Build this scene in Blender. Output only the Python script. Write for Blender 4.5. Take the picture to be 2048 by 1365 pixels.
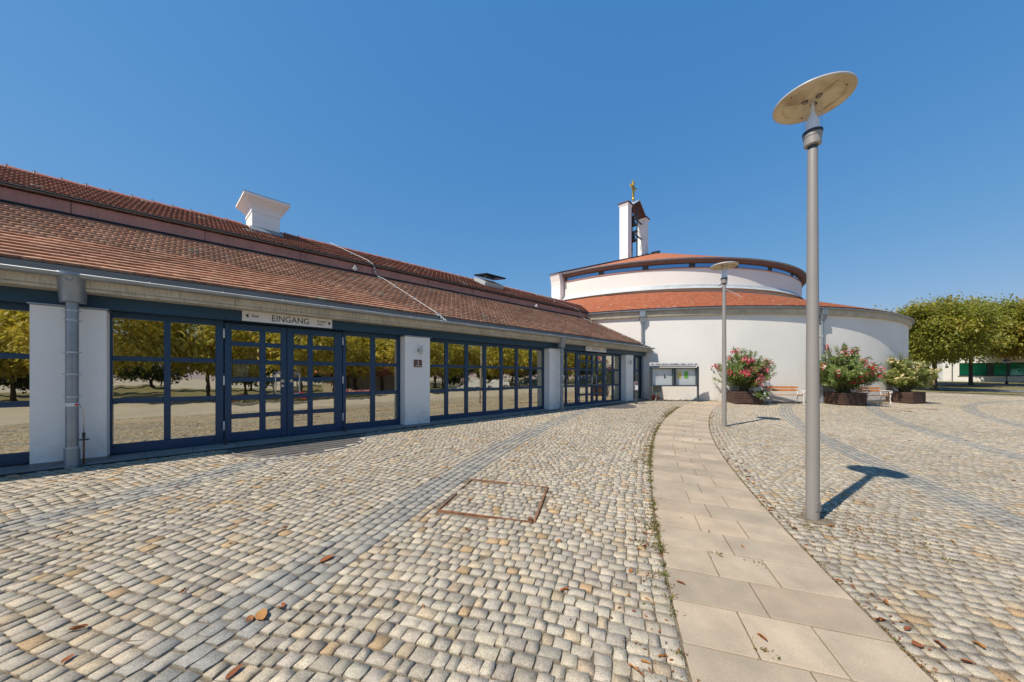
import bpy, math, random
import numpy as np
from mathutils import Vector, Matrix
random.seed(7); RNG = np.random.default_rng(7)
for o in list(bpy.data.objects): bpy.data.objects.remove(o)
SC = bpy.context.scene; COL = SC.collection
pi = math.pi; R = math.radians

# ------------------------------------------------------------------ camera
cam = bpy.data.cameras.new('camera'); CAM = bpy.data.objects.new('camera', cam); COL.objects.link(CAM)
CAM.location = (0, 0, 1.6); CAM.rotation_euler = (pi / 2, 0, 0)
cam.sensor_width = 36; cam.sensor_fit = 'HORIZONTAL'; cam.lens = 36 * 680 / 2048
cam.shift_y = 70.5 / 2048; cam.clip_start = .05; cam.clip_end = 1500
SC.camera = CAM
# ------------------------------------------------------------------ sky, sun, exposure
W = bpy.data.worlds.new('World'); SC.world = W; W.use_nodes = True
nt = W.node_tree; nt.nodes.clear()
sky = nt.nodes.new('ShaderNodeTexSky'); sky.sky_type = 'NISHITA'; sky.sun_disc = False
sky.sun_elevation = R(54.8); sky.sun_rotation = math.atan2(-.824, -.566)
sky.air_density = 1.6; sky.dust_density = 0; sky.ozone_density = 8; sky.altitude = 300
bg = nt.nodes.new('ShaderNodeBackground'); bg.inputs[1].default_value = .083
wo = nt.nodes.new('ShaderNodeOutputWorld')
sp_ = nt.nodes.new('ShaderNodeSeparateColor'); cm_ = nt.nodes.new('ShaderNodeCombineColor')      # film-like colour response of the whole sky
nt.links.new(sky.outputs[0], sp_.inputs[0])
for i_, (gm_, am_) in enumerate(((1.02, .76), (.57, 1.70), (.342, 3.55))):
    pw_ = nt.nodes.new('ShaderNodeMath'); pw_.operation = 'POWER'; pw_.inputs[1].default_value = gm_
    ml_ = nt.nodes.new('ShaderNodeMath'); ml_.operation = 'MULTIPLY'; ml_.inputs[1].default_value = am_
    nt.links.new(sp_.outputs[i_], pw_.inputs[0]); nt.links.new(pw_.outputs[0], ml_.inputs[0]); nt.links.new(ml_.outputs[0], cm_.inputs[i_])
nt.links.new(cm_.outputs[0], bg.inputs[0]); nt.links.new(bg.outputs[0], wo.inputs[0])
sl = bpy.data.lights.new('sun', 'SUN'); sl.energy = 4.7; sl.angle = R(.53); sl.color = (1, .93, .81)
SUN = bpy.data.objects.new('sun', sl); COL.objects.link(SUN)
SUN.rotation_euler = Vector((-.824 * math.cos(R(54.8)), -.566 * math.cos(R(54.8)), math.sin(R(54.8)))).to_track_quat('Z', 'Y').to_euler()
SUN.location = (-20, -14, 40)
vs = SC.view_settings; vs.view_transform = 'Standard'; vs.look = 'None'; vs.exposure = .28; vs.gamma = 1; vs.use_curve_mapping = False

# ------------------------------------------------------------------ materials
def newmat(name):
    m = bpy.data.materials.new(name); m.use_nodes = True; t = m.node_tree; t.nodes.clear()
    out = t.nodes.new('ShaderNodeOutputMaterial'); return m, t, out
def N(t, kind, **kw):
    n = t.nodes.new(kind)
    for k, v in kw.items():
        if k.startswith('i_'): n.inputs[k[2:].replace('_', ' ')].default_value = v
        else: setattr(n, k, v)
    return n
def noise(t, co, scale, detail=4, rough=.55):
    n = N(t, 'ShaderNodeTexNoise'); n.inputs['Scale'].default_value = scale
    n.inputs['Detail'].default_value = detail; n.inputs['Roughness'].default_value = rough
    t.links.new(co, n.inputs['Vector']); return n.outputs['Fac']
def ramp(t, fac, stops):
    r = N(t, 'ShaderNodeValToRGB'); e = r.color_ramp.elements
    while len(e) < len(stops): e.new(.5)
    for i, (p, c) in enumerate(stops):
        e[i].position = p; e[i].color = (*c, 1) if len(c) == 3 else c
    t.links.new(fac, r.inputs[0]); return r.outputs[0]
def mixc(t, fac, a, b, mode='MIX'):
    m = N(t, 'ShaderNodeMix', data_type='RGBA', blend_type=mode)
    for s, v in ((m.inputs[0], fac), (m.inputs[6], a), (m.inputs[7], b)):
        if isinstance(v, (int, float)): s.default_value = v
        elif isinstance(v, tuple): s.default_value = (*v, 1) if len(v) == 3 else v
        else: t.links.new(v, s)
    return m.outputs[2]
def coords(t, world=False):
    if world:
        return N(t, 'ShaderNodeNewGeometry').outputs['Position']
    return N(t, 'ShaderNodeTexCoord').outputs['Object']
def M(name, col, rough=.6, metal=0., var=.12, scale=6., col2=None, cfac=.5, bump=0., bscale=40., spec=.5, streak=0., world=False, attr=None, coat=0., fine=0., dirt=0.):
    m, t, out = newmat(name); co = coords(t, world)
    b = N(t, 'ShaderNodeBsdfPrincipled'); b.inputs['Roughness'].default_value = rough
    b.inputs['Metallic'].default_value = metal; b.inputs['Specular IOR Level'].default_value = spec
    b.inputs['Coat Weight'].default_value = coat
    if attr == 'attr':
        a = N(t, 'ShaderNodeAttribute', attribute_name='col'); base = a.outputs['Color']
    elif attr == 'object':
        a = N(t, 'ShaderNodeObjectInfo'); base = a.outputs['Color']
    else: base = col
    n1 = noise(t, co, scale, 5)
    k = ramp(t, n1, [(.3, (1 - var,) * 3), (.7, (1 + var * .5,) * 3)])
    if col2 is not None:
        n2 = noise(t, co, scale * .45, 6, .65)
        f = ramp(t, n2, [(.5 - .18 * cfac * 2 + .1, (0,) * 3), (.72, (1,) * 3)])
        base = mixc(t, f, base, col2)
    c = mixc(t, 1., base, k, 'MULTIPLY')
    if streak:
        mp = N(t, 'ShaderNodeMapping'); mp.inputs['Scale'].default_value = (9, 9, .35); t.links.new(co, mp.inputs[0])
        s = noise(t, mp.outputs[0], 3., 5, .7)
        f = ramp(t, s, [(.5, (1,) * 3), (.72, (1 - streak,) * 3)]); c = mixc(t, 1., c, f, 'MULTIPLY')
    if dirt:                                       # splashed dirt above the paving
        sx_ = N(t, 'ShaderNodeSeparateXYZ'); t.links.new(coords(t), sx_.inputs[0])
        mz_ = N(t, 'ShaderNodeMapRange'); mz_.inputs['From Min'].default_value = .75; mz_.inputs['From Max'].default_value = .0; t.links.new(sx_.outputs[2], mz_.inputs[0])
        mm_ = N(t, 'ShaderNodeMath', operation='MULTIPLY'); t.links.new(mz_.outputs[0], mm_.inputs[0]); t.links.new(ramp(t, noise(t, co, 2.6, 6, .7), [(.42, (0,) * 3), (.68, (dirt,) * 3)]), mm_.inputs[1])
        c = mixc(t, mm_.outputs[0], c, (.42, .37, .30))
    if fine:
        n4 = noise(t, co, bscale * 1.7, 2, .6)
        c = mixc(t, 1., c, ramp(t, n4, [(.32, (1 - fine,) * 3), (.68, (1 + fine * .55,) * 3)]), 'MULTIPLY')
    t.links.new(c, b.inputs['Base Color'])
    rr = N(t, 'ShaderNodeMapRange'); rr.inputs['To Min'].default_value = max(.02, rough - .08); rr.inputs['To Max'].default_value = min(1, rough + .12)
    t.links.new(n1, rr.inputs[0]); t.links.new(rr.outputs[0], b.inputs['Roughness'])
    if bump:
        bp = N(t, 'ShaderNodeBump'); bp.inputs['Strength'].default_value = bump; bp.inputs['Distance'].default_value = .02
        t.links.new(noise(t, co, bscale, 5, .6), bp.inputs['Height']); t.links.new(bp.outputs[0], b.inputs['Normal'])
    t.links.new(b.outputs[0], out.inputs[0]); return m
def glassmat(name, refl, tint, gl=.5):
    m, t, out = newmat(name)
    tr = N(t, 'ShaderNodeBsdfTransparent'); tr.inputs[0].default_value = (*tint, 1)
    g = N(t, 'ShaderNodeBsdfGlossy'); g.inputs['Color'].default_value = (*refl, 1); g.inputs['Roughness'].default_value = .006
    bp = N(t, 'ShaderNodeBump'); bp.inputs['Strength'].default_value = .10; bp.inputs['Distance'].default_value = .012
    t.links.new(noise(t, coords(t, True), 2.2, 2, .5), bp.inputs['Height']); t.links.new(bp.outputs[0], g.inputs['Normal'])
    lw = N(t, 'ShaderNodeLayerWeight'); lw.inputs[0].default_value = .5
    pw = N(t, 'ShaderNodeMath', operation='POWER'); pw.inputs[1].default_value = 4.; t.links.new(lw.outputs['Facing'], pw.inputs[0])
    mr = N(t, 'ShaderNodeMapRange'); mr.inputs['To Min'].default_value = gl; mr.inputs['To Max'].default_value = 1.
    t.links.new(pw.outputs[0], mr.inputs[0])
    mx = N(t, 'ShaderNodeMixShader'); t.links.new(mr.outputs[0], mx.inputs[0]); t.links.new(tr.outputs[0], mx.inputs[1]); t.links.new(g.outputs[0], mx.inputs[2])
    t.links.new(mx.outputs[0], out.inputs[0]); return m
def leafmat(name, attr='attr', trans=.42, rough=.45):
    m, t, out = newmat(name)
    a = N(t, 'ShaderNodeAttribute', attribute_name='col') if attr == 'attr' else N(t, 'ShaderNodeObjectInfo')
    c = a.outputs['Color']
    b = N(t, 'ShaderNodeBsdfPrincipled'); b.inputs['Roughness'].default_value = rough; b.inputs['Specular IOR Level'].default_value = .35
    t.links.new(c, b.inputs['Base Color'])
    tl = N(t, 'ShaderNodeBsdfTranslucent'); t.links.new(mixc(t, 1., c, (1.15, 1.2, .6), 'MULTIPLY'), tl.inputs[0])
    mx = N(t, 'ShaderNodeMixShader'); mx.inputs[0].default_value = trans
    t.links.new(b.outputs[0], mx.inputs[1]); t.links.new(tl.outputs[0], mx.inputs[2]); t.links.new(mx.outputs[0], out.inputs[0]); return m
def cobblemat(name, attr):
    m, t, out = newmat(name); co = coords(t, True)
    a = N(t, 'ShaderNodeAttribute', attribute_name='col') if attr == 'attr' else N(t, 'ShaderNodeObjectInfo')
    c = a.outputs['Color']
    sp = noise(t, co, 190, 2, .7); c = mixc(t, 1., c, ramp(t, sp, [(.34, (.50,) * 3), (.5, (1.,) * 3), (.66, (1.3,) * 3)]), 'MULTIPLY')
    md = noise(t, co, 26, 4, .65); c = mixc(t, 1., c, ramp(t, md, [(.3, (.80, .79, .77)), (.62, (1.06,) * 3)]), 'MULTIPLY')
    lg = noise(t, co, 1.1, 4, .6); c = mixc(t, ramp(t, lg, [(.45, (0,) * 3), (.75, (.28,) * 3)]), c, (.40, .33, .235))
    b = N(t, 'ShaderNodeBsdfPrincipled'); b.inputs['Roughness'].default_value = .78; b.inputs['Specular IOR Level'].default_value = .3
    t.links.new(c, b.inputs['Base Color'])
    bp = N(t, 'ShaderNodeBump'); bp.inputs['Strength'].default_value = .4; bp.inputs['Distance'].default_value = .008
    t.links.new(noise(t, co, 150, 5, .7), bp.inputs['Height']); t.links.new(bp.outputs[0], b.inputs['Normal'])
    t.links.new(b.outputs[0], out.inputs[0]); return m

MT = {}
MT['cob'] = cobblemat('granite_setts', 'attr'); MT['cobo'] = cobblemat('granite_sett_single', 'object')
MT['joint'] = M('joint_sand', (.29, .225, .15), .95, var=.35, scale=30, bump=.8, bscale=150, world=True, col2=(.17, .13, .085), fine=.4)
def farcob():
    m, t, out = newmat('distant_setts'); co = coords(t, True)
    v = N(t, 'ShaderNodeTexVoronoi'); v.inputs['Scale'].default_value = 8; t.links.new(co, v.inputs['Vector'])
    c = ramp(t, v.outputs['Distance'], [(.25, (.46, .405, .325)), (.62, (.385, .335, .265))])
    n = noise(t, co, .6, 5, .6); c = mixc(t, 1., c, ramp(t, n, [(.3, (.85,) * 3), (.7, (1.1,) * 3)]), 'MULTIPLY')
    b = N(t, 'ShaderNodeBsdfPrincipled'); b.inputs['Roughness'].default_value = .85; t.links.new(c, b.inputs['Base Color'])
    t.links.new(b.outputs[0], out.inputs[0]); return m
MT['farcob'] = farcob()
MT['slab'] = M('path_slab', (.5, .42, .32), .8, var=.2, scale=3.4, bump=.2, bscale=110, attr='object', world=True, col2=(.37, .30, .215), cfac=.34, fine=.18)
MT['slabg'] = M('threshold_slab', (.27, .25, .23), .8, var=.2, scale=3, bump=.2, bscale=90, fine=.15)
MT['white'] = M('white_render', (.87, .845, .80), .9, var=.05, scale=1.2, bump=.14, bscale=60, streak=.04, dirt=.5)
MT['white2'] = M('round_wall_render', (.80, .76, .705), .9, var=.06, scale=.45, bump=.25, bscale=22, streak=.035, col2=(.76, .72, .66), cfac=.2, dirt=.6)
MT['blue'] = M('blue_painted_metal', (.013, .054, .118), .38, var=.12, scale=3, spec=.5, bump=.03, bscale=60)
MT['bluegrey'] = M('blue_beam', (.013, .056, .105), .5, var=.2, scale=2)
MT['glass'] = glassmat('coated_window_glass', (.97, .91, .74), (.72, .74, .70), .60)
MT['glassg'] = glassmat('green_glass', (.5, .9, .8), (.16, .78, .62), .12)
MT['clear'] = glassmat('clear_lamp_glass', (.9, .9, .95), (.96, .97, .985), .025)
MT['blueglass'] = glassmat('clerestory_glass', (.55, .75, 1.), (.2, .3, .45), .5)
MT['conc'] = M('fascia_concrete', (.54, .48, .37), .9, var=.22, scale=2.5, streak=.45, bump=.2, bscale=25, fine=.1)
MT['zinc'] = M('weathered_zinc', (.31, .345, .38), .42, metal=.55, var=.2, scale=4, streak=.18, bump=.04, bscale=8)
MT['zincd'] = M('dark_zinc', (.028, .036, .045), .9, spec=.12, var=.2, scale=3)
MT['zincm'] = M('dull_zinc', (.20, .20, .21), .75, var=.2, scale=3)
MT['zincl'] = M('pale_zinc', (.50, .53, .53), .5, metal=.25, var=.12, scale=3)
MT['copper'] = M('brown_copper', (.46, .215, .165), .5, metal=.12, var=.22, scale=2.2, streak=.25)
MT['soffit'] = M('brown_soffit', (.17, .105, .09), .6, var=.15, scale=3)
MT['copperd'] = M('dark_copper', (.10, .045, .045), .5, metal=.4, var=.3, scale=3)
MT['tileo'] = M('clay_tile_single', (.3, .1, .05), .85, var=.22, scale=14, bump=.25, bscale=90, attr='object', world=True, fine=.12)
MT['tile'] = M('clay_tiles', (.3, .1, .05), .85, var=.22, scale=14, bump=.25, bscale=90, attr='attr', world=True, fine=.12)
MT['ridge'] = M('ridge_tile_clay', (.34, .10, .06), .8, var=.2, scale=8, fine=.1)
MT['pole'] = M('grey_lamp_paint', (.31, .285, .26), .42, var=.06, scale=2, metal=.15)
MT['dark'] = M('dark_metal', (.03, .033, .036), .5, var=.2, scale=5)
MT['lampdisc'] = M('yellowed_lamp_disc', (.62, .49, .31), .55, var=.14, scale=7, col2=(.33, .21, .10), cfac=.42)
MT['lamptop'] = M('lamp_disc_top', (.45, .44, .42), .4, var=.1)
MT['opal'] = M('opal_white', (.75, .8, .85), .35, var=.02)
MT['gold'] = M('gilded_metal', (.62, .37, .06), .32, metal=.9, var=.2, scale=6)
MT['steel'] = M('brushed_steel', (.60, .58, .55), .28, metal=.9, var=.08)
MT['signw'] = M('sign_white', (.74, .72, .70), .6, var=.04, scale=3)
MT['letter'] = M('sign_letter', (.03, .035, .045), .6, var=.02)
MT['anth'] = M('anthracite_metal', (.055, .068, .075), .42, var=.12, scale=4)
MT['boxg'] = M('grey_green_cabinet', (.16, .18, .17), .5, var=.08, scale=3)
MT['paper'] = M('paper', (.74, .76, .72), .7, var=.04, scale=5)
MT['papy'] = M('yellow_paper', (.70, .58, .13), .7, var=.05); MT['papg'] = M('green_paper', (.22, .55, .10), .7, var=.05)
MT['ink'] = M('grey_ink', (.45, .46, .45), .8, var=.2, scale=40)
MT['rust'] = M('rusty_steel', (.20, .085, .04), .85, var=.4, scale=12, col2=(.32, .15, .07), bump=.2, bscale=90)
MT['grate'] = M('mat_grating', (.15, .135, .125), .6, metal=.3, var=.15, scale=5)
MT['planter'] = M('stained_planter_wood', (.085, .043, .030), .7, var=.35, scale=5, bump=.2, bscale=30, streak=.2)
MT['soil'] = M('soil', (.05, .035, .025), .95, var=.3, scale=20, bump=.6, bscale=40)
MT['bench'] = M('orange_bench_wood', (.50, .185, .045), .5, var=.25, scale=4, bump=.1, bscale=40)
MT['iron'] = M('white_cast_iron', (.72, .71, .70), .45, var=.06)
MT['bark'] = M('bark', (.115, .085, .058), .95, var=.45, scale=7, bump=.9, bscale=22, streak=.3)
MT['stem'] = M('green_stem', (.12, .12, .05), .8, var=.25, scale=10)
MT['leaf'] = leafmat('foliage'); MT['oleaf'] = leafmat('oleander_foliage', trans=.25, rough=.38); MT['flower'] = leafmat('petals', trans=.3, rough=.6)
MT['dry'] = leafmat('dry_leaf', 'object', .15, .7); MT['weed'] = leafmat('weeds', trans=.2, rough=.7)
MT['grass'] = M('dry_lawn', (.16, .15, .055), .95, var=.4, scale=3, col2=(.30, .235, .11), world=True, bump=.8, bscale=30, fine=.3)
MT['asph'] = M('asphalt', (.17, .165, .165), .9, var=.15, scale=3, world=True, fine=.15)
MT['room'] = M('dim_interior', (.34, .31, .27), .8, var=.1, scale=.8)
MT['hose'] = M('orange_hose', (.55, .12, .03), .5, var=.1)
MT['red'] = M('red_plastic', (.6, .02, .02), .4, var=.05)
MT['brownplate'] = M('brown_enamel', (.17, .06, .045), .45, var=.1)
MT['carb'] = M('blue_car_paint', (.02, .05, .16), .25, var=.03, coat=.6); MT['carw'] = M('white_car_paint', (.75, .75, .75), .25, var=.02, coat=.6); MT['card'] = M('dark_car_paint', (.02, .035, .04), .25, var=.03, coat=.6)
MT['tyre'] = M('tyre', (.02, .02, .02), .8, var=.1); MT['carglass'] = M('car_glass', (.012, .016, .02), .08, var=.02); MT['rim'] = M('wheel_rim', (.5, .5, .5), .3, metal=.8)
MT['lampred'] = M('tail_lamp', (.4, .01, .01), .3); MT['headl'] = M('head_lamp', (.7, .7, .7), .2)
MT['bell'] = M('bronze_bell', (.055, .05, .045), .45, metal=.5, var=.2)

# ------------------------------------------------------------------ mesh helpers
class MB:
    def __init__(s): s.v = []; s.f = []
    def add(s, vs, fs):
        o = len(s.v); s.v += [tuple(p) for p in vs]; s.f += [tuple(i + o for i in f) for f in fs]; return s
    def box(s, x0, x1, y0, y1, z0, z1, c=0.):
        if c <= 0:
            return s.add([(x0, y0, z0), (x1, y0, z0), (x1, y1, z0), (x0, y1, z0), (x0, y0, z1), (x1, y0, z1), (x1, y1, z1), (x0, y1, z1)],
                [(3, 2, 1, 0), (4, 5, 6, 7), (0, 1, 5, 4), (1, 2, 6, 5), (2, 3, 7, 6), (3, 0, 4, 7)])
        cx, cy, cz = (x0 + x1) / 2, (y0 + y1) / 2, (z0 + z1) / 2; h = ((x1 - x0) / 2, (y1 - y0) / 2, (z1 - z0) / 2)
        V = []; I = {}
        for sx in (-1, 1):
            for sy in (-1, 1):
                for sz in (-1, 1):
                    sg = (sx, sy, sz)
                    for a in range(3):
                        p = [sg[k] * (h[k] - (0 if k == a else c)) for k in range(3)]
                        I[(sg, a)] = len(V); V.append((cx + p[0], cy + p[1], cz + p[2]))
        F = []
        for a in range(3):
            b, d = (a + 1) % 3, (a + 2) % 3
            for sa in (-1, 1):
                q = []
                for sb, sd in ((-1, -1), (1, -1), (1, 1), (-1, 1)):
                    sg = [0] * 3; sg[a] = sa; sg[b] = sb; sg[d] = sd; q.append(I[(tuple(sg), a)])
                F.append(q if sa > 0 else q[::-1])
            for sb in (-1, 1):
                for sd in (-1, 1):
                    s1 = [0] * 3; s2 = [0] * 3; s1[a] = -1; s2[a] = 1
                    for q in (s1, s2): q[b] = sb; q[d] = sd
                    q = [I[(tuple(s1), b)], I[(tuple(s2), b)], I[(tuple(s2), d)], I[(tuple(s1), d)]]
                    F.append(q if sb * sd < 0 else q[::-1])
        for k in [(x, y, z) for x in (-1, 1) for y in (-1, 1) for z in (-1, 1)]:
            q = [I[(k, 0)], I[(k, 1)], I[(k, 2)]]; F.append(q if k[0] * k[1] * k[2] > 0 else q[::-1])
        return s.add(V, F)
    def extr(s, poly, a, b, fn):      # poly 2d list, swept from a to b; fn(u,v,w)->xyz
        n = len(poly); V = [fn(u, v, a) for u, v in poly] + [fn(u, v, b) for u, v in poly]
        F = [(i, (i + 1) % n, n + (i + 1) % n, n + i) for i in range(n)] + [tuple(range(n))[::-1], tuple(range(n, 2 * n))]
        return s.add(V, F)
    def tube(s, pts, r, seg=8, cap=True):
        pts = [Vector(p) for p in pts]; n = len(pts); rs = r if isinstance(r, (list, tuple)) else [r] * n
        V = []; prev = None
        for i, p in enumerate(pts):
            d = (pts[min(i + 1, n - 1)] - pts[max(i - 1, 0)])
            if d.length < 1e-9: d = Vector((0, 0, 1))
            d.normalize()
            if prev is None:
                ref = Vector((0, 0, 1)) if abs(d.z) < .9 else Vector((1, 0, 0)); x = d.cross(ref).normalized()
            else:
                x = (prev - d * prev.dot(d)).normalized()
            prev = x; y = d.cross(x)
            for k in range(seg):
                a = 2 * pi * k / seg; V.append(p + (x * math.cos(a) + y * math.sin(a)) * rs[i])
        F = []
        for i in range(n - 1):
            for k in range(seg):
                k2 = (k + 1) % seg; F.append((i * seg + k, i * seg + k2, (i + 1) * seg + k2, (i + 1) * seg + k))
        if cap: F += [tuple(range(seg))[::-1], tuple(range((n - 1) * seg, n * seg))]
        return s.add(V, F)
    def lathe(s, prof, seg=24, c=(0, 0), a0=0., a1=2 * pi):
        full = abs(a1 - a0 - 2 * pi) < 1e-6; m = seg if full else seg + 1; V = []; F = []
        for r, z in prof:
            for k in range(m):
                a = a0 + (a1 - a0) * k / seg; V.append((c[0] + r * math.cos(a), c[1] + r * math.sin(a), z))
        for i in range(len(prof) - 1):
            for k in range(seg):
                k2 = (k + 1) % m; F.append((i * m + k, i * m + k2, (i + 1) * m + k2, (i + 1) * m + k))
        return s.add(V, F)
    def xf(s, mat): s.v = [tuple(mat @ Vector(p)) for p in s.v]; return s
    def mesh(s, name, mat, smooth=False):
        me = bpy.data.meshes.new(name); me.from_pydata(s.v, [], s.f)
        if mat is not None: me.materials.append(MT[mat] if isinstance(mat, str) else mat)
        if smooth is True: me.shade_smooth()
        elif smooth: 
            me.shade_smooth(); me.set_sharp_from_angle(angle=R(smooth))
        me.update(); return me
    def build(s, name, mat, parent=None, smooth=False):
        return link(name, s.mesh(name, mat, smooth), parent)
def link(name, me, parent=None):
    o = bpy.data.objects.new(name, me); COL.objects.link(o)
    if parent is not None: o.parent = parent
    return o
def npmesh(name, V, F, mat, col=None, smooth=False):
    """V (n,3), F (m,k) all same polygon size; col (m,3) per-face colours"""
    V = np.asarray(V, np.float32); F = np.asarray(F, np.int32); m, k = F.shape
    me = bpy.data.meshes.new(name); me.vertices.add(len(V)); me.vertices.foreach_set('co', V.ravel())
    me.loops.add(m * k); me.loops.foreach_set('vertex_index', F.ravel())
    me.polygons.add(m); me.polygons.foreach_set('loop_start', np.arange(0, m * k, k, dtype=np.int32))
    if smooth: me.polygons.foreach_set('use_smooth', np.ones(m, bool))
    if col is not None:
        a = me.attributes.new('col', 'FLOAT_COLOR', 'FACE'); c = np.ones((m, 4), np.float32); c[:, :3] = col
        a.data.foreach_set('color', c.ravel())
    me.materials.append(MT[mat] if isinstance(mat, str) else mat); me.update(calc_edges=True); return me
def tag(o, label, cat, group=None):
    o['label'] = label; o['category'] = cat
    if group: o['group'] = group
    return o
def kind(o, k): o['kind'] = k; return o
def empty(name, loc, rz=0.):
    o = bpy.data.objects.new(name, None); COL.objects.link(o); o.location = loc; o.rotation_euler = (0, 0, rz); o.empty_display_size = .2; return o
def copy_tree(o, parent=None):
    c = o.copy(); COL.objects.link(c); c.parent = parent
    for ch in list(o.children): copy_tree(ch, c)
    return c
def textmesh(body, size, mat, extrude=.002, align='CENTER', xs=1.):
    cu = bpy.data.curves.new('txt', 'FONT'); cu.body = body; cu.size = size; cu.extrude = extrude; cu.align_x = align; cu.align_y = 'CENTER'
    o = bpy.data.objects.new('txt', cu); COL.objects.link(o)
    bpy.context.view_layer.update()
    me = bpy.data.meshes.new_from_object(o.evaluated_get(bpy.context.evaluated_depsgraph_get()))
    bpy.data.objects.remove(o); me.materials.clear(); me.materials.append(MT[mat])
    me.transform(Matrix.Rotation(pi / 2, 4, 'X') @ Matrix.Diagonal((xs, 1, 1, 1))); return me

# ------------------------------------------------------------------ terrain
def sstep(a, b, x): t = np.clip((x - a) / (b - a), 0, 1); return t * t * (3 - 2 * t)
def G(x, y):
    x = np.asarray(x, float); y = np.asarray(y, float)
    p = -.01915 * np.clip(x, -26, 34) + .0301 * np.clip(y, -9, 60)
    far = .2 + .032 * (np.clip(y, 20, 54) - 30) + 2.3 * sstep(54, 71, y)
    w = sstep(23.5, 30, y) * sstep(20, 34, x)
    return p * (1 - w) + far * w
def g(x, y): return float(G(x, y))
DX = np.array([.72976, .68370]); NX = np.array([.68370, -.72976])     # along the hall front / out of it
S0 = 8.255; HALLROT = math.atan2(DX[1], DX[0])
def TS(t, s): return DX[0] * t - NX[0] * s, DX[1] * t - NX[1] * s
QC = np.array([42., -10.])                                          # centre of the paving arcs
CB = np.array([12.9, 36.9]); RW = 19.62                               # round hall
PIN, POUT = 41.42, 42.64                                            # footpath radii
def pdr(th): return np.clip((np.degrees(th) - 156) * .0105, -.07, .10)       # slight drift of the path off the true arc
BANDS = [54.9, 51.7, 48.5, 45.35, 39.0, 36.1, 33.1, 30.1, 27.1]

xs = np.concatenate([np.arange(-300, -40, 20.), np.arange(-40, 60, 1.), np.arange(60, 120, 3.), np.arange(120, 420, 20.)])
ys = np.concatenate([np.arange(-300, -40, 20.), np.arange(-40, 60, 1.), np.arange(60, 100, 2.), np.arange(100, 420, 20.)])
X, Y = np.meshgrid(xs, ys); Z = G(X, Y) - .0095
_t = X * DX[0] + Y * DX[1]; _s = -(X * NX[0] + Y * NX[1])
Z = np.where((_s > 9.2) & (_s < 18) & (_t > -10) & (_t < 24), np.minimum(Z, .12), Z)      # dug out below the hall floor
nx, ny = len(xs), len(ys); idx = np.arange(nx * ny).reshape(ny, nx)
F = np.stack([idx[:-1, :-1], idx[:-1, 1:], idx[1:, 1:], idx[1:, :-1]], -1).reshape(-1, 4)
me = npmesh('plaza', np.stack([X, Y, Z], -1).reshape(-1, 3), F, 'joint', smooth=True)
me.materials.append(MT['farcob'])
PLAZA = kind(link('plaza', me), 'structure')

def in_region(x, y):
    """the set paving that is built stone by stone"""
    t = x * DX[0] + y * DX[1]; s = -(x * NX[0] + y * NX[1])
    d = np.hypot(x, y); ang = np.abs(np.arctan2(x, y))
    ok = (d < 5.5) | ((ang < R(60.5)) & (.68 * x + .73 * y < 47.2) & (y < 32)) | ((s > -5) & (s < 8.1) & (t > -9) & (t < 22))
    ok &= ~((s > 7.98) & (t < 17.4) & (t > -11))
    ok &= np.hypot(x - CB[0], y - CB[1]) > RW + .02
    ok &= ~((np.hypot(*(np.array([t - 1.62, s - 7.9]))) < 1.2))
    ok &= ~((np.hypot(*(np.array([t - 12.95, s - 7.9]))) < 1.25))
    return ok
cx = (X[:-1, :-1] + X[1:, 1:]) / 2; cy = (Y[:-1, :-1] + Y[1:, 1:]) / 2
me.polygons.foreach_set('material_index', (~in_region(cx, cy)).astype(np.int32).ravel() * 1)

# stones: arrays of centre, half sizes, axis directions, colour class
MAN = np.array([[-.95, 3.72], [-.45, 4.76], [.54, 4.52], [.18, 3.48]]); MAN = MAN + 0
manc = MAN.mean(0); mand = np.array([.95, -.225]); mand /= np.linalg.norm(mand)
st = []
def stones_for(ra, rb, th0, th1):
    rm = (ra + rb) / 2; p = .098 / rm; k = 0; th = th0
    while th < th1:
        w = p * random.uniform(.90, 1.10)
        n = max(1, int(round((rb - ra) / .100))); ed = np.linspace(ra, rb, n + 1); jit = RNG.uniform(-.024, .024, n + 1); jit[0] = jit[-1] = 0
        ed = ed + jit + (0.0 if k % 2 else .042) * np.sin(np.linspace(0, pi, n + 1))
        r = (ed[1:] + ed[:-1]) / 2; a = (ed[1:] - ed[:-1]) / 2
        wav = .05 * np.sin(r * 2.1 + th * 9) + .022 * np.sin(r * 5.3 + th * 31)
        tt = th + w / 2 + wav / rm
        st.append(np.stack([r, tt, a, np.full(n, w * rm / 2), np.zeros(n)], -1)); th += w; k += 1
def band_for(rc, th0, th1):
    for q in range(4):
        r = rc + (q - 1.5) * .112; th = th0 + random.random() * .002; L = []
        while th < th1:
            w = random.uniform(.10, .15) / r; L.append((r, th + w / 2, .056, w * r / 2, 1)); th += w
        st.append(np.array(L))
edges = []
bw = .224
outer = sorted(BANDS, reverse=True)
segs = [(54.9 + bw, 58.2)]
for i in range(len(outer) - 1):
    hi, lo = outer[i] - bw, outer[i + 1] + bw
    if lo < PIN < hi: segs += [(POUT + .012, hi), (lo, PIN - .012)]
    else: segs.append((lo, hi))
segs.append((24.2, 27.1 - bw))
TH0, TH1 = R(97), R(205)
stones_for(PIN, POUT, TH0, R(139.2))
for a, b in segs: stones_for(a, b, TH0, TH1)
for r in outer: band_for(r, TH0, TH1)
ST = np.concatenate(st)
ST[:, 0] += pdr(ST[:, 1]) * np.clip(1 - np.maximum(np.abs(ST[:, 0] - 42.03) - .62, 0) / 2.3, 0, 1)
px = QC[0] + ST[:, 0] * np.cos(ST[:, 1]); py = QC[1] + ST[:, 0] * np.sin(ST[:, 1])
keep = in_region(px, py)
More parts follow.
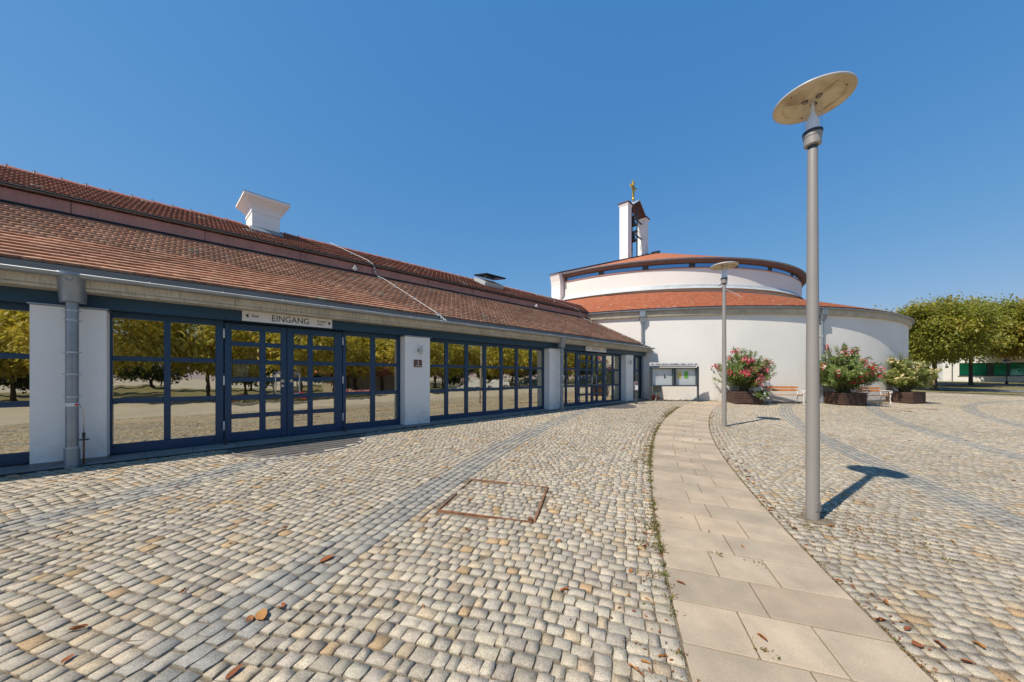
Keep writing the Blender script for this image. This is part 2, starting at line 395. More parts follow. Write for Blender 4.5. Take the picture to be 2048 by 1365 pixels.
rel = np.stack([px, py], -1) - manc; mu = rel @ mand; mv = rel @ np.array([-mand[1], mand[0]])
keep &= ~((np.abs(np.maximum(np.abs(mu), np.abs(mv)) - .535) < .03))
LAMPS = [(3.28, 3.71), (6.04, 9.68)]
for lx, ly in LAMPS: keep &= np.hypot(px - lx, py - ly) > .12
ST, px, py = ST[keep], px[keep], py[keep]
n = len(ST)
# colours
pal = np.array([[.36, .322, .268], [.325, .294, .25], [.385, .338, .27], [.37, .30, .215], [.355, .25, .145], [.275, .245, .205], [.41, .36, .285]])
pr = np.array([.30, .24, .20, .12, .035, .05, .055]); pr /= pr.sum()
cls = RNG.choice(len(pal), n, p=pr)
pal = pal * np.array([1.17, 1.125, 1.05]); cc = pal[cls] * RNG.uniform(.80, 1.14, (n, 1)) * RNG.uniform(.985, 1.015, (n, 3))
bm = ST[:, 4] > .5
bpal = np.array([[.255, .243, .222], [.285, .270, .242], [.23, .222, .207], [.31, .283, .24]])
bpal = bpal * np.array([1.14, 1.12, 1.08]); cc[bm] = (bpal[RNG.integers(0, 4, n)] * RNG.uniform(.88, 1.1, (n, 1)))[bm]
cc *= 1 + .10 * np.sin(px * .8 + 1.3 * np.sin(py * .7))[:, None] * .6
er = np.stack([np.cos(ST[:, 1]), np.sin(ST[:, 1])], -1); et = np.stack([-er[:, 1], er[:, 0]], -1)
gap = RNG.uniform(.0026, .0060, n)
A = np.maximum(ST[:, 2] - gap, .03); B = np.maximum(ST[:, 3] - gap, .03)
pz = G(px, py) + RNG.normal(0, .0028, n)
tilt = RNG.normal(0, .016, (n, 2))
D = np.hypot(px, py)
infr = (np.abs(px) < py * 1.53) & (py > 1.55)
order = np.argsort(np.where(infr, D, 1e9))[:300]; single = np.zeros(n, bool); single[order] = True
near = (D < 8.5) & ~single; far = ~near & ~single
def ring(sel, sc, z, jit, k8):
    m = sel.sum()
    if k8: base = np.array([[-.955, -.955], [0, -1], [.955, -.955], [1, 0], [.955, .955], [0, 1], [-.955, .955], [-1, 0]])
    else: base = np.array([[-.97, -.97], [.97, -.97], [.97, .97], [-.97, .97]])
    q = np.repeat(base[None], m, 0) + jit
    u = q[..., 0] * A[sel][:, None] * sc; v = q[..., 1] * B[sel][:, None] * sc
    P = np.stack([px[sel][:, None] + er[sel][:, :1] * u + et[sel][:, :1] * v, py[sel][:, None] + er[sel][:, 1:] * u + et[sel][:, 1:] * v,
                  pz[sel][:, None] + z + u * tilt[sel][:, :1] + v * tilt[sel][:, 1:]], -1)
    return P
def stone_mesh(name, sel, k8):
    m = sel.sum(); k = 8 if k8 else 4; jit = RNG.normal(0, .07, (m, k, 2)) * (np.array([1., .3] * 4)[None, :, None] if k8 else 1.)
    rs = [(1., -.034), (.995, -.0042), (.965, -.0003)] if k8 else [(1., -.03), (.97, 0.)]
    P = np.concatenate([ring(sel, sc, z, jit, k8) for sc, z in rs] + ([] if not k8 else []), 1)
    if k8: P[:, 16:, 2] += RNG.normal(0, .0016, (m, 8))
    nv = P.shape[1]; off = (np.arange(m) * nv)[:, None, None]; L = len(rs)
    q = np.array([[i * k + j, i * k + (j + 1) % k, (i + 1) * k + (j + 1) % k, (i + 1) * k + j] for i in range(L - 1) for j in range(k)])
    t0 = (L - 1) * k
    if k8: top = np.array([[t0, t0 + 1, t0 + 2, t0 + 3], [t0, t0 + 3, t0 + 4, t0 + 7], [t0 + 4, t0 + 5, t0 + 6, t0 + 7]])
    else: top = np.array([[t0, t0 + 1, t0 + 2, t0 + 3]])
    fl = np.concatenate([q, top]); FF = (fl[None] + off).reshape(-1, 4)
    return npmesh(name, P.reshape(-1, 3), FF, 'cob', np.repeat(cc[sel], len(fl), 0))
kind(link('sett_field', stone_mesh('sett_field', near, True), PLAZA), 'stuff')
kind(link('distant_sett_field', stone_mesh('distant_sett_field', far, False), PLAZA), 'stuff')
SETTS = []
for v in range(10):
    j = RNG.normal(0, .07, (8, 2)) * np.array([1., .45] * 4)[:, None]; base = np.array([[-.955, -.955], [0, -1], [.955, -.955], [1, 0], [.955, .955], [0, 1], [-.955, .955], [-1, 0]]) + j
    mb = MB(); V = []
    for sc, z in ((1., -.036), (.996, -.0055), (.983, -.0018), (.955, 0.)):
        V += [(p[0] * sc, p[1] * sc, z + (random.gauss(0, .0011) if z > -.001 else 0)) for p in base]
    V.append((0, 0, random.uniform(-.001, .003)))
    Fq = [(i * 8 + k, i * 8 + (k + 1) % 8, (i + 1) * 8 + (k + 1) % 8, (i + 1) * 8 + k) for i in range(3) for k in range(8)] + [(24 + k, 24 + (k + 1) % 8, 32) for k in range(8)]
    mb.add(V, Fq); SETTS.append(mb.mesh('sett', 'cobo', smooth=12))
for i in order:
    o = link('sett', SETTS[random.randrange(10)], PLAZA)
    o.location = (px[i], py[i], pz[i]); o.rotation_euler = (tilt[i, 0] * .6, tilt[i, 1] * .6, ST[i, 1] + random.choice((0, pi)))
    o.scale = (A[i], B[i], 1); o.color = (*cc[i], 1)

# footpath of slabs
PATH = kind(empty('footpath', (0, 0, 0)), 'structure')
th = R(202); row = 0; dth = .39 / 42.0
while th > R(139.2):
    nn = 3 if row % 2 == 0 else 2
    ed = np.linspace(PIN, POUT, nn + 1)
    if nn == 3: ed[1:3] += random.uniform(-.02, .02)
    else: ed[1] += random.uniform(-.04, .04)
    tone = random.uniform(.87, 1.07); ed = ed + float(pdr(th - dth / 2))
    for a, b in zip(ed[:-1], ed[1:]):
        gp = .004; mb = MB(); nsub = 1
        cxm = QC[0] + (a + b) / 2 * math.cos(th - dth / 2); cym = QC[1] + (a + b) / 2 * math.sin(th - dth / 2)
        if math.hypot(cxm, cym) > 24 or math.hypot(cxm - CB[0], cym - CB[1]) < RW + .05 or cym < -6: continue
        P = []
        for inset, dz in ((0, -.04), (0, -.004), (.005, 0)):
            for r_, t_ in ((a + gp + inset, th - (gp + inset) / 42), (b - gp - inset, th - (gp + inset) / 42), (b - gp - inset, th - dth + (gp + inset) / 42), (a + gp + inset, th - dth + (gp + inset) / 42)):
                x_ = QC[0] + r_ * math.cos(t_); y_ = QC[1] + r_ * math.sin(t_); P.append((x_ - cxm, y_ - cym, g(x_, y_) + dz - g(cxm, cym)))
        mb.add(P, [(i * 4 + k, i * 4 + (k + 1) % 4, (i + 1) * 4 + (k + 1) % 4, (i + 1) * 4 + k) for i in range(2) for k in range(4)] + [(8, 9, 10, 11)])
        o = mb.build('paving_slab', 'slab', PATH); o.location = (cxm, cym, g(cxm, cym) + random.uniform(-.001, .0022))
        tn = tone * random.uniform(.93, 1.05); wv = random.uniform(-.012, .02)
        if nn == 2: tn *= .84
        o.color = (.485 * tn, (.372 + wv * .6) * tn, (.258 + wv * .6) * tn, 1)
    th -= dth; row += 1

# lawn strips and tarmac ways far right
def strip(name, q0, q1, a0, a1, off, mat, st=2.):
    qn = np.array([.68, .73]); an = np.array([.73, -.68]); nq = max(2, int((q1 - q0) / st) + 1); na = int((a1 - a0) / st) + 1
    q, a = np.meshgrid(np.linspace(q0, q1, nq), np.linspace(a0, a1, na)); x = q * qn[0] + a * an[0]; y = q * qn[1] + a * an[1]
    wob = .12 * np.sin(a * .9) * ((q == q0) | (q == q1)); x = x + wob * qn[0]; y = y + wob * qn[1]
    i = np.arange(nq * na).reshape(na, nq); F = np.stack([i[:-1, :-1], i[:-1, 1:], i[1:, 1:], i[1:, :-1]], -1).reshape(-1, 4)
    return kind(link(name, npmesh(name, np.stack([x, y, G(x, y) + off], -1).reshape(-1, 3), F, mat, smooth=True)), 'structure')
strip('lawn', 46.9, 200, -14, 130, .03, 'grass', 1.5)
strip('tarmac_way', 50.6, 55.5, -14, 120, .06, 'asph', 1.5)
strip('tarmac_way', 64., 70., -14, 120, .06, 'asph', 1.5)
strip('road', 100., 108., -14, 120, .07, 'asph', 1.5)

# ================================================================== the long hall
HALL = empty('hall_building', (*TS(0, S0), .30), HALLROT)
tag(HALL, 'long low white hall with red tiled roof, blue window frames and glass doors', 'building')
T0, T1 = -10.8, 17.75
PIL = [-13.07 + 5.68 * k + 5.68 for k in range(5)]          # left edges of the pillars
def hp(mb, name, mat, parent=HALL, smooth=False): return mb.build(name, mat, parent, smooth)
for pl in PIL:
    mb = MB().box(pl, pl + .715, 0, .34, -.12, 2.335, .008); p = hp(mb, 'pillar', 'white')
    hp(MB().box(pl - .02, pl + .735, -.022, .30, 2.337, 2.358), 'coping', 'zinc', p)
    hp(MB().box(pl - .004, pl + .719, -.006, .3, -.13, .045), 'plinth', 'slabg', p)
hp(MB().box(T0, 17.5, .05, .33, 2.362, 2.60), 'lintel_beam', 'bluegrey')
# concrete eaves profile
prof = [(.30, 2.56), (-.10, 2.562), (-.205, 2.565), (-.214, 2.604), (-.200, 2.607), (-.200, 2.613), (-.218, 2.617), (-.238, 2.74), (-.238, 2.79), (-.15, 2.80), (.3, 2.95)]
L = T0
while L < 17.6:
    e = min(L + 2.84, 17.62); hp(MB().extr(prof, L + .003, e - .003, lambda u, v, w: (w, u, v)), 'eaves_concrete', 'conc'); L = e
# gutter, zinc apron
gp = [(-.295 + .062 * math.cos(a), 2.775 + .058 * math.sin(a)) for a in np.linspace(pi, 2 * pi, 9)]
gp2 = [(-.295 + .055 * math.cos(a), 2.777 + .050 * math.sin(a)) for a in np.linspace(2 * pi, pi, 9)]
gut = hp(MB().extr(gp + gp2, T0, 17.72, lambda u, v, w: (w, u, v)), 'gutter', 'zinc', smooth=40)
hp(MB().tube([(T0, -.358, 2.778), (17.72, -.358, 2.778)], .010, 6), 'gutter_bead', 'zincl', gut, True)
for k in range(32):
    t = T0 + .5 + k * .89
    if t < 17.5: hp(MB().tube([(t, -.36, 2.78), (t, -.355, 2.79), (t, -.2, 2.80)], .008, 5), 'gutter_clip', 'zincl', gut)
SL = .565; zr = lambda y: 2.80 + SL * (y + .20)
hp(MB().extr([(-.22, zr(-.22)), (.16, zr(.16)), (.16, zr(.16) - .03), (-.22, zr(-.22) - .03)], T0, 17.7, lambda u, v, w: (w, u, v)), 'zinc_apron', 'zincd')
# --- tiled roofs
def tile_unit(w=.1794, L=.19, th=.046):
    v = []
    xs_ = [-.5, -.25, .25, .5]; dv = [.006, .0, .0, .006]
    for x, d in zip(xs_, dv): v.append((x * w, d, th))
    for x in xs_: v.append((x * w, L, .008))
    for x, d in zip(xs_, dv): v.append((x * w, d, .0))
    for x in xs_: v.append((x * w, L, -.02))
    f = [(0, 1, 5, 4), (1, 2, 6, 5), (2, 3, 7, 6), (8, 9, 1, 0), (9, 10, 2, 1), (10, 11, 3, 2), (12, 8, 0, 4), (11, 15, 7, 3)]
    return np.array(v), np.array(f)
TV, TF = tile_unit()
TILEM = [MB().add(TV * np.array([1, 1, 1]) + RNG.normal(0, .0012, TV.shape), TF.tolist()).mesh('tile', 'tileo') for _ in range(5)]
def tile_cols(n, pal, lich=.02):
    p = np.array(pal); c = p[RNG.integers(0, len(p), n)] * RNG.uniform(.86, 1.12, (n, 1))
    k = RNG.random(n) < lich; c[k] = np.array([.42, .36, .24]) * RNG.uniform(.7, 1.1, (k.sum(), 1)); return c
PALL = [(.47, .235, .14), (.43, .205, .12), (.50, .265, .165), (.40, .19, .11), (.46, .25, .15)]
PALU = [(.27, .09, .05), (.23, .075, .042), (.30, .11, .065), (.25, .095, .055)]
def tiled(name, t0, t1, y0, z0, y1, z1, pal, nsingle, lich, clip=None):
    ang = math.atan2(z1 - z0, y1 - y0); Ls = math.hypot(y1 - y0, z1 - z0); rows = int(Ls / .155); ex = Ls / rows
    base = hp(MB().extr([(y0, z0 - .012), (y1, z1 - .012), (y1, z1 - .10), (y0, z0 - .10)], t0, t1, lambda u, v, w: (w, u, v)), name, 'tile')
    P = []
    for r in range(rows):
        o = .09 if r % 2 else 0.
        for k in range(int((t1 - t0) / .18)):
            P.append((t0 + .09 + o + k * .18, r * ex))
    P = np.array(P) + RNG.normal(0, .003, (len(P), 2)) * np.array([.2, .8])
    yy = y0 + P[:, 1] * math.cos(ang); zz = z0 + P[:, 1] * math.sin(ang)
    if clip is not None:
        k = clip(P[:, 0], yy + S0); P, yy, zz = P[k], yy[k], zz[k]
    c = tile_cols(len(P), pal, lich)
    c *= (1 + .16 * np.sin(P[:, 0] * 1.9 + np.sin(P[:, 1] * 4)) * np.sin(P[:, 1] * 2.3 + P[:, 0] * .6))[:, None]
    dist = np.hypot(P[:, 0], yy + S0); dist = np.where(P[:, 0] < -2.4 - (yy) * .22, 1e9, dist)
    sel = np.zeros(len(P), bool); sel[np.argsort(dist)[:nsingle]] = True
    for i in np.where(sel)[0]:
        o = link('tile', TILEM[random.randrange(5)], base); o.location = (P[i, 0], yy[i], zz[i]); o.rotation_euler = (ang, 0, random.gauss(0, .006)); o.color = (*c[i], 1)
    r = ~sel; m = r.sum(); lift = RNG.normal(0, .0009, m)
    loc = TV[None] * 1.0 + np.zeros((m, 1, 1)); w = loc[..., 2] + lift[:, None]
    V = np.stack([loc[..., 0] + P[r, 0][:, None], yy[r][:, None] + loc[..., 1] * math.cos(ang) - w * math.sin(ang), zz[r][:, None] + loc[..., 1] * math.sin(ang) + w * math.cos(ang)], -1)
    FF = (TF[None] + (np.arange(m) * 16)[:, None, None]).reshape(-1, 4)
    kind(link('tile_field', npmesh('tile_field', V.reshape(-1, 3), FF, 'tile', np.repeat(c[r], len(TF), 0)), base), 'stuff')
    return base
ylt = 2.85
def clip_lo(t, s):
    x = DX[0] * t - NX[0] * s; y = DX[1] * t - NX[1] * s
    return np.hypot(x - CB[0], y - CB[1]) > RW - .1
LOW = tiled('lower_roof', T0, 17.62, .12, zr(.12), ylt, zr(ylt), PALL, 300, .012, clip_lo)
ZB = zr(ylt)
hp(MB().box(T0, 18.2, 2.80, 2.86, ZB - .02, 4.85), 'copper_band', 'copper')
hp(MB().box(T0, 18.2, 2.785, 2.80, ZB + .005, ZB + .05), 'band_flashing', 'zincd')
hp(MB().tube([(T0, 2.74, 4.86), (18.4, 2.74, 4.86)], .03, 8), 'upper_gutter', 'zincm', smooth=True)
for k in range(14): hp(MB().box(T0 + 1 + k * 2., T0 + 1.008 + k * 2., 2.792, 2.80, ZB + .05, 4.83), 'band_seam', 'copperd')
YR, ZR = 4.85, 5.90
hp(MB().extr([(2.70, 4.875), (2.84, 4.92), (2.84, 4.86), (2.70, 4.85)], T0, 18.3, lambda u, v, w: (w, u, v)), 'upper_apron', 'zincd')
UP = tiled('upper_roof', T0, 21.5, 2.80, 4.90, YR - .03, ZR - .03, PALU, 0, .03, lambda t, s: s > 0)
# ridge tiles
k = 0; t = T0
RM = MB(); prof_ = []
for a in np.linspace(0, pi, 9): prof_.append((.10 * math.cos(a), .085 * math.sin(a)))
inn = [(p[0] * .85, p[1] * .8) for p in prof_[::-1]]
RM.extr(prof_ + inn, 0, .40, lambda u, v, w: (w, u, v * (1 + .14 * (1 - w / .4)) + .012 * (1 - w / .4)))
RMm = RM.mesh('ridge_tile', 'ridge', 40)
CL = MB(); CL.tube([(0, -.10, .02), (0, -.07, .085), (0, 0, .112), (0, .07, .085), (0, .1, .02)], .007, 5); CL.box(-.018, .018, -.012, .012, .10, .135); CLm = CL.mesh('ridge_clip', 'zincl')
while t < 19.5:
    if not (1.15 < t + .2 < 1.97):
        o = link('ridge_tile', RMm, UP); o.location = (t, YR, ZR - .05); o.rotation_euler = (0, 0, random.gauss(0, .008))
        c = link('ridge_clip', CLm, UP); c.location = (t + .02, YR, ZR - .045)
    t += .37
# back slope and shell
hp(MB().extr([(YR, ZR - .02), (10.2, 3.4), (10.2, 3.3), (YR, ZR - .12)], T0, 21.5, lambda u, v, w: (w, u, v)), 'rear_roof', 'tileo').color = (.3, .12, .07, 1)
hp(MB().box(T0 + .1, 20, 9.6, 9.9, -.3, 3.5), 'rear_wall', 'white')
hp(MB().add([(T0 + .15, .35, -.3), (T0 + .15, 9.6, -.3), (T0 + .15, 9.6, 3.5), (T0 + .15, YR, ZR - .2), (T0 + .15, 2.9, 4.7), (T0 + .15, .35, 2.6)], [(0, 1, 2, 3, 4, 5)]), 'gable_wall', 'white')
hp(MB().box(T0 + .2, 19.6, .36, 9.6, -.05, .03), 'hall_floor', 'room'); hp(MB().box(T0 + .2, 18.6, .34, 6.6, 2.602, 2.66), 'hall_ceiling', 'room')
hp(MB().box(T0 + .2, 18.6, 6.4, 6.6, .03, 2.6), 'hall_inner_wall', 'room')
# chimney
ch = empty('chimney', (1.24, 4.12, 0), R(4)); ch.parent = HALL
def frustum(mb, levels):     # (x0,x1,y0,y1,z)
    V = []; F = []
    for x0, x1, y0, y1, z in levels: V += [(x0, y0, z), (x1, y0, z), (x1, y1, z), (x0, y1, z)]
    for i in range(len(levels) - 1): F += [(i * 4 + k, i * 4 + (k + 1) % 4, (i + 1) * 4 + (k + 1) % 4, (i + 1) * 4 + k) for k in range(4)]
    F += [(3, 2, 1, 0), tuple((len(levels) - 1) * 4 + k for k in range(4))]; return mb.add(V, F)
MB().box(0, .69, 0, .85, 5.3, 6.12, .006).build('shaft', 'white', ch)
lev = [(-.015, .705, -.015, .865, 6.1), (-.015, .705, -.015, .865, 6.20)]
frustum(MB(), lev).build('collar', 'white', ch)
lv = []
for q in np.linspace(0, 1, 6):
    e = .012 + .20 * q ** 1.5; lv.append((-e, .69 + e, -e, 0.85 + e, 6.202 + .27 * q))
lv += [(-.22, .91, -.22, 1.07, 6.474), (-.22, .91, -.22, 1.07, 6.535)]
frustum(MB(), lv).build('crown', 'white', ch)
MB().box(-.225, .915, -.225, 1.075, 6.537, 6.55).build('cover', 'zinc', ch)
MB().extr([(-.16, 5.50), (0.0, 5.60), (0.0, 5.68), (-.16, 5.53)], -.05, .75, lambda u, v, w: (w, u, v)).build('flashing', 'zinc', ch)
# open roof hatch
ht = empty('roof_hatch', (9.55, 3.75, 5.37)); ht.parent = HALL; ht.rotation_euler = (math.atan(.47), 0, 0)
MB().box(0, 1.1, 0, .07, .0, .2).box(0, 1.1, .83, .9, 0, .2).box(0, .07, .072, .828, 0, .2).box(1.03, 1.1, .072, .828, 0, .2).build('kerb', 'zincl', ht)
lid = MB().box(-.04, 1.14, -.92, .02, 0, .06, .008).build('lid', 'zincd', ht); lid.location = (0, .92, .24); lid.rotation_euler = (R(-17), 0, 0)
MB().box(.06, 1.04, -.84, -.06, -.012, -.002).build('glazing', 'blueglass', lid)
MB().tube([(.1, .45, .1), (.1, .2, .42)], .015, 6).build('stay', 'zincl', ht)
# roof vents / small lamps on the copper band
for t in (3.62, 11.8):
    hp(MB().tube([(t, 2.80, 4.62), (t, 2.62, 4.60)], .055, 10).tube([(t, 2.66, 4.62), (t, 2.66, 4.70)], .02, 6), 'band_vent', 'signw', smooth=40)
# lightning conductor wires
def wire(pts):
    mb = MB().tube(pts, .0065, 5)
    for p, q in zip(pts[:-1], pts[1:]):
        for f in (.25, .6): 
            m = [p[i] + (q[i] - p[i]) * f for i in range(3)]; mb.box(m[0] - .02, m[0] + .02, m[1] - .02, m[1] + .02, m[2] - .05, m[2] + .012)
    return hp(mb, 'lightning_wire', 'zincl')
wire([(3.5, 4.85, 6.0), (4.1, 2.9, 5.03), (4.2, 2.70, 4.86), (4.3, 2.72, 4.55), (4.45, 2.5, zr(2.5) + .10), (4.95, .1, zr(.1) + .10), (4.97, -.05, 2.98), (4.98, -.36, 2.80)])
wire([(13.2, 4.85, 6.0), (15.1, 2.9, 5.03), (15.3, 2.7, 4.86), (15.35, 2.72, 4.55), (15.9, 1.9, zr(1.9) + .1), (16.9, .1, zr(.1) + .1), (16.95, -.36, 2.82)])
# downpipes with hopper heads
def downpipe(t, withrod):
    dp = empty('downpipe', (t, -.20, 0)); dp.parent = HALL
    zb = g(*TS(t, S0 - .2)) - .30
    MB().tube([(0, 0, zb - .02), (0, 0, 2.40)], .064, 16).build('pipe', 'zinc', dp, 40)
    MB().tube([(0, 0, zb - .02), (0, 0, zb + .24), (0, 0, zb + .27)], [.078, .078, .074], 16).build('standpipe', 'zinc', dp, 40)
    h = MB(); V = []
    lv = [(-.165, .165, -.19, .03, 2.80), (-.165, .165, -.19, .03, 2.755), (-.145, .145, -.165, .06, 2.735), (-.122, .122, -.125, .085, 2.385)]
    for x0, x1, y0, y1, z in lv:
        m = (x0 + x1) / 2; w = (x1 - x0) / 2
        V += [(m + w * math.cos(a) * (1 if abs(math.cos(a)) > .01 else 1), y1 + (y0 - y1) * (.12 + .88 * math.sin(a) ** .8), z) for a in np.linspace(0, pi, 9)] + [(m - w, y1, z), (m + w, y1, z)]
    q = 11; h.add(V, [(i * q + k, i * q + (k + 1) % q, (i + 1) * q + (k + 1) % q, (i + 1) * q + k) for i in range(3) for k in range(q)] + [tuple(range(q)), tuple(range(3 * q, 4 * q))[::-1]])
    h.build('hopper_head', 'zinc', dp, 50)
    MB().tube([(.05 * math.cos(a), -.172 - .012 * math.sin(a), 2.70 + .035 * math.sin(a)) for a in np.linspace(pi, 2 * pi, 8)], .006, 5).build('hopper_ring', 'zincl', dp)
    for z in (zb + .28, 1.0, 1.33, 1.65, 2.12, 2.26):
        b = MB().lathe([(.066, z - .012), (.070, z - .010), (.070, z + .010), (.066, z + .012)], 16).box(-.09, -.066, -.006, .02, z - .007, z + .007); b.box(.066, .09, -.006, .02, z - .007, z + .007).box(-.012, .012, .066, .20, z - .006, z + .006)
        b.build('bracket', 'zincl', dp)
    if withrod:
        MB().lathe([(.068, .86), (.072, .865), (.072, .905), (.068, .91)], 16).build('earth_clamp', 'signw', dp)
        MB().tube([(.05, -.06, .885), (.058, -.075, .885)], .016, 8).build('clamp_badge', 'red', dp)
        MB().tube([(.07, -.03, .89), (.10, .0, .80), (.105, .02, .66), (.105, .02, .42)], .006, 6).build('earth_wire', 'steel', dp, True)
        MB().tube([(.105, .02, .46), (.105, .02, .38)], .016, 8).box(.06, .15, .01, .1, .345, .36).tube([(.105, .02, .40), (.105, .02, .34)], .010, 6).build('earth_coupling', 'dark', dp)
        MB().tube([(.105, .02, .35), (.105, .02, zb - .03)], .0105, 8).build('earth_rod', 'rust', dp, True)
    return dp
downpipe(-1.30, True); downpipe(10.12, False)

# --- windows and doors
ROWS3 = [(.18, .85), (.93, 1.555), (1.635, 2.262)]
ROWS6 = [(.204, .473), (.56, .833), (.93, 1.19), (1.28, 1.54), (1.628, 1.892), (1.981, 2.205)]
def glazed(root, x0, x1, z0, z1, cols, rows, y0, y1, mat='blue'):
    """outer frame into root's mesh list; glazing bars and panes as children"""
    a0, a1 = cols[0][0], cols[-1][1]; b0, b1 = rows[0][0], rows[-1][1]
    fr = MB().box(x0, a0, y0, y1, z0, z1, .004).box(a1, x1, y0, y1, z0, z1, .004).box(a0, a1, y0 + .002, y1, z0, b0, .004).box(a0, a1, y0 + .002, y1, b1, z1, .004)
    me = fr.mesh('frame', mat); f = link('frame', me, root)
    for i in range(len(cols) - 1):
        MB().box(cols[i][1], cols[i + 1][0], y0 + .006, y1 - .004, b0, b1, .005).build('glazing_bar', mat, root)
    for i in range(len(rows) - 1):
        for c0, c1 in cols: MB().box(c0, c1, y0 + .009, y1 - .007, rows[i][1], rows[i + 1][0], .005).build('glazing_bar', mat, root)
    for c0, c1 in cols:
        for r0, r1 in rows:
            cxm, czm = (c0 + c1) / 2, (r0 + r1) / 2; w, h = (c1 - c0) / 2 + .004, (r1 - r0) / 2 + .004
            ym = y0 + .045
            p = MB().add([(-w, 0, -h), (w, 0, -h), (w, 0, h), (-w, 0, h)], [(0, 1, 2, 3)]).build('pane', 'glass', root); p.location = (cxm, ym, czm)
            p.rotation_euler = (R(random.gauss(0, .13)), 0, R(random.gauss(0, .15)))
def window(x0, x1, cols):
    w = empty('window', (x0, .27, 0)); w.parent = HALL
    cols = [(a - x0, b - x0) for a, b in cols]
    glazed(w, 0, x1 - x0, .02, 2.36, cols, ROWS3, 0, .075); return w
def even(x0, x1, n, e=.05, b=.11):
    w = (x1 - x0 - 2 * e - (n - 1) * b) / n; return [(x0 + e + i * (w + b), x0 + e + i * (w + b) + w) for i in range(n)]
def door(x0, x1, mirrored, cols):
    d = empty('door', (x0, .265, 0)); d.parent = HALL
    cols = [(a - x0, b - x0) for a, b in cols]; W_ = x1 - x0
    glazed(d, 0, W_, .035, 2.33, cols, ROWS6, 0, .07)
    hx = W_ - .095 if not mirrored else .095; sg = -1 if not mirrored else 1
    hx2 = hx + sg * .0
    pts = [(hx, .0, 1.37), (hx, -.05, 1.37)] + [(hx + sg * .1 * q, -.075, 1.37 - .012 * q) for q in (.3, .8)] + [(hx + sg * .115, -.075, 1.33), (hx + sg * .115, -.075, .97), (hx + sg * .1, -.075, .935), (hx + sg * .03, -.075, .93), (hx, -.05, .93), (hx, 0, .93)]
    MB().tube(pts, .013, 8).build('handle', 'steel', d, True)
    MB().tube([(hx + .0 + sg * -.02, -.008, 1.20), (hx - sg * .02, .01, 1.20)], .033, 14).build('lock_rose', 'steel', d, 40)
    if not mirrored: MB().tube([(hx - sg * .02, -.008, 1.10), (hx - sg * .02, .01, 1.10)], .028, 14).build('lock_rose', 'steel', d, 40)
    gx_ = -.012 if not mirrored else W_ + .012
    for z in (.35, 1.22, 2.12): MB().tube([(gx_, -.012, z - .09), (gx_, -.012, z + .09)], .013, 8).build('hinge', 'signw', d, True)
    return d
# bays
window(-6.675, -1.71, even(-6.675, -1.71, 7))
def bay_door(b, ajar):
    window(b, b + 1.415, [(b + .025, b + .615), (b + .70, b + 1.30)])
    d1 = door(b + 1.432, b + 2.437, False, [(b + 1.535, b + 1.975), (b + 2.075, b + 2.335)])
    d2 = door(b + 2.447, b + 3.535, True, [(b + 2.565, b + 2.835), (b + 2.93, b + 3.375)])
    if ajar: d1.rotation_euler = (0, 0, R(-5))
    window(b + 3.55, b + 4.96, [(b + 3.62, b + 4.20), (b + 4.31, b + 4.89)])
    for x in (b + 1.424, b + 3.543): hp(MB().tube([(x, .12, -.03), (x, .12, .14)], .018, 8).tube([(x, .25, .10), (x, .12, .12)], .012, 6), 'door_stop', 'dark')
bay_door(-.995, False); window(4.685, 9.65, even(4.685, 9.65, 7)); bay_door(10.365, True)
window(16.045, 17.45, [(16.1, 16.72), (16.83, 17.33)])
for t_ in (-4.2, 1.2, 6.9, 12.6):
    hp(MB().box(t_ - .15, t_ + .15, 3.0, 3.3, .03, 2.6), 'inner_column', 'signw')
for k in range(9):
    t_ = -5.6 + k * 2.6
    tb_ = empty('inner_table', (t_, 1.9 + .5 * (k % 2), .03)); tb_.parent = HALL
    MB().lathe([(0, .72), (.55, .72), (.56, .74), (.55, .755), (0, .755)], 20).build('table_top', 'bench', tb_, 40); MB().lathe([(.3, 0), (.3, .02), (.04, .05), (.04, .72)], 12).build('pedestal', 'anth', tb_, 40)
# posters behind the door panes
hp(MB().box(.57, .80, .335, .338, 1.29, 1.53), 'door_poster', 'paper'); hp(MB().box(1.60, 1.72, .335, .338, 1.29, 1.53), 'door_poster', 'paper')
# threshold slabs and channel
def gslab(mb, t0, t1, s0, s1, dz, th):
    P = [(t0, s0), (t1, s0), (t1, s1), (t0, s1)]; top = [(t, s - S0, g(*TS(t, s)) - .30 + dz) for t, s in P]
    V = [(x, y, z - th) for x, y, z in top] + top; return mb.add(V, [(3, 2, 1, 0), (4, 5, 6, 7), (0, 1, 5, 4), (1, 2, 6, 5), (2, 3, 7, 6), (3, 0, 4, 7)])
t = T0
while t < 17.3:
    e = min(t + .6, 17.4); o = hp(gslab(MB(), t + .003, e - .003, 8.05, 8.60, .012 + random.uniform(-.002, .002), .06), 'threshold_slab', 'slabg'); t = e
hp(gslab(MB(), T0, 17.4, 7.985, 8.045, .002, .05), 'drain_channel', 'zincd')

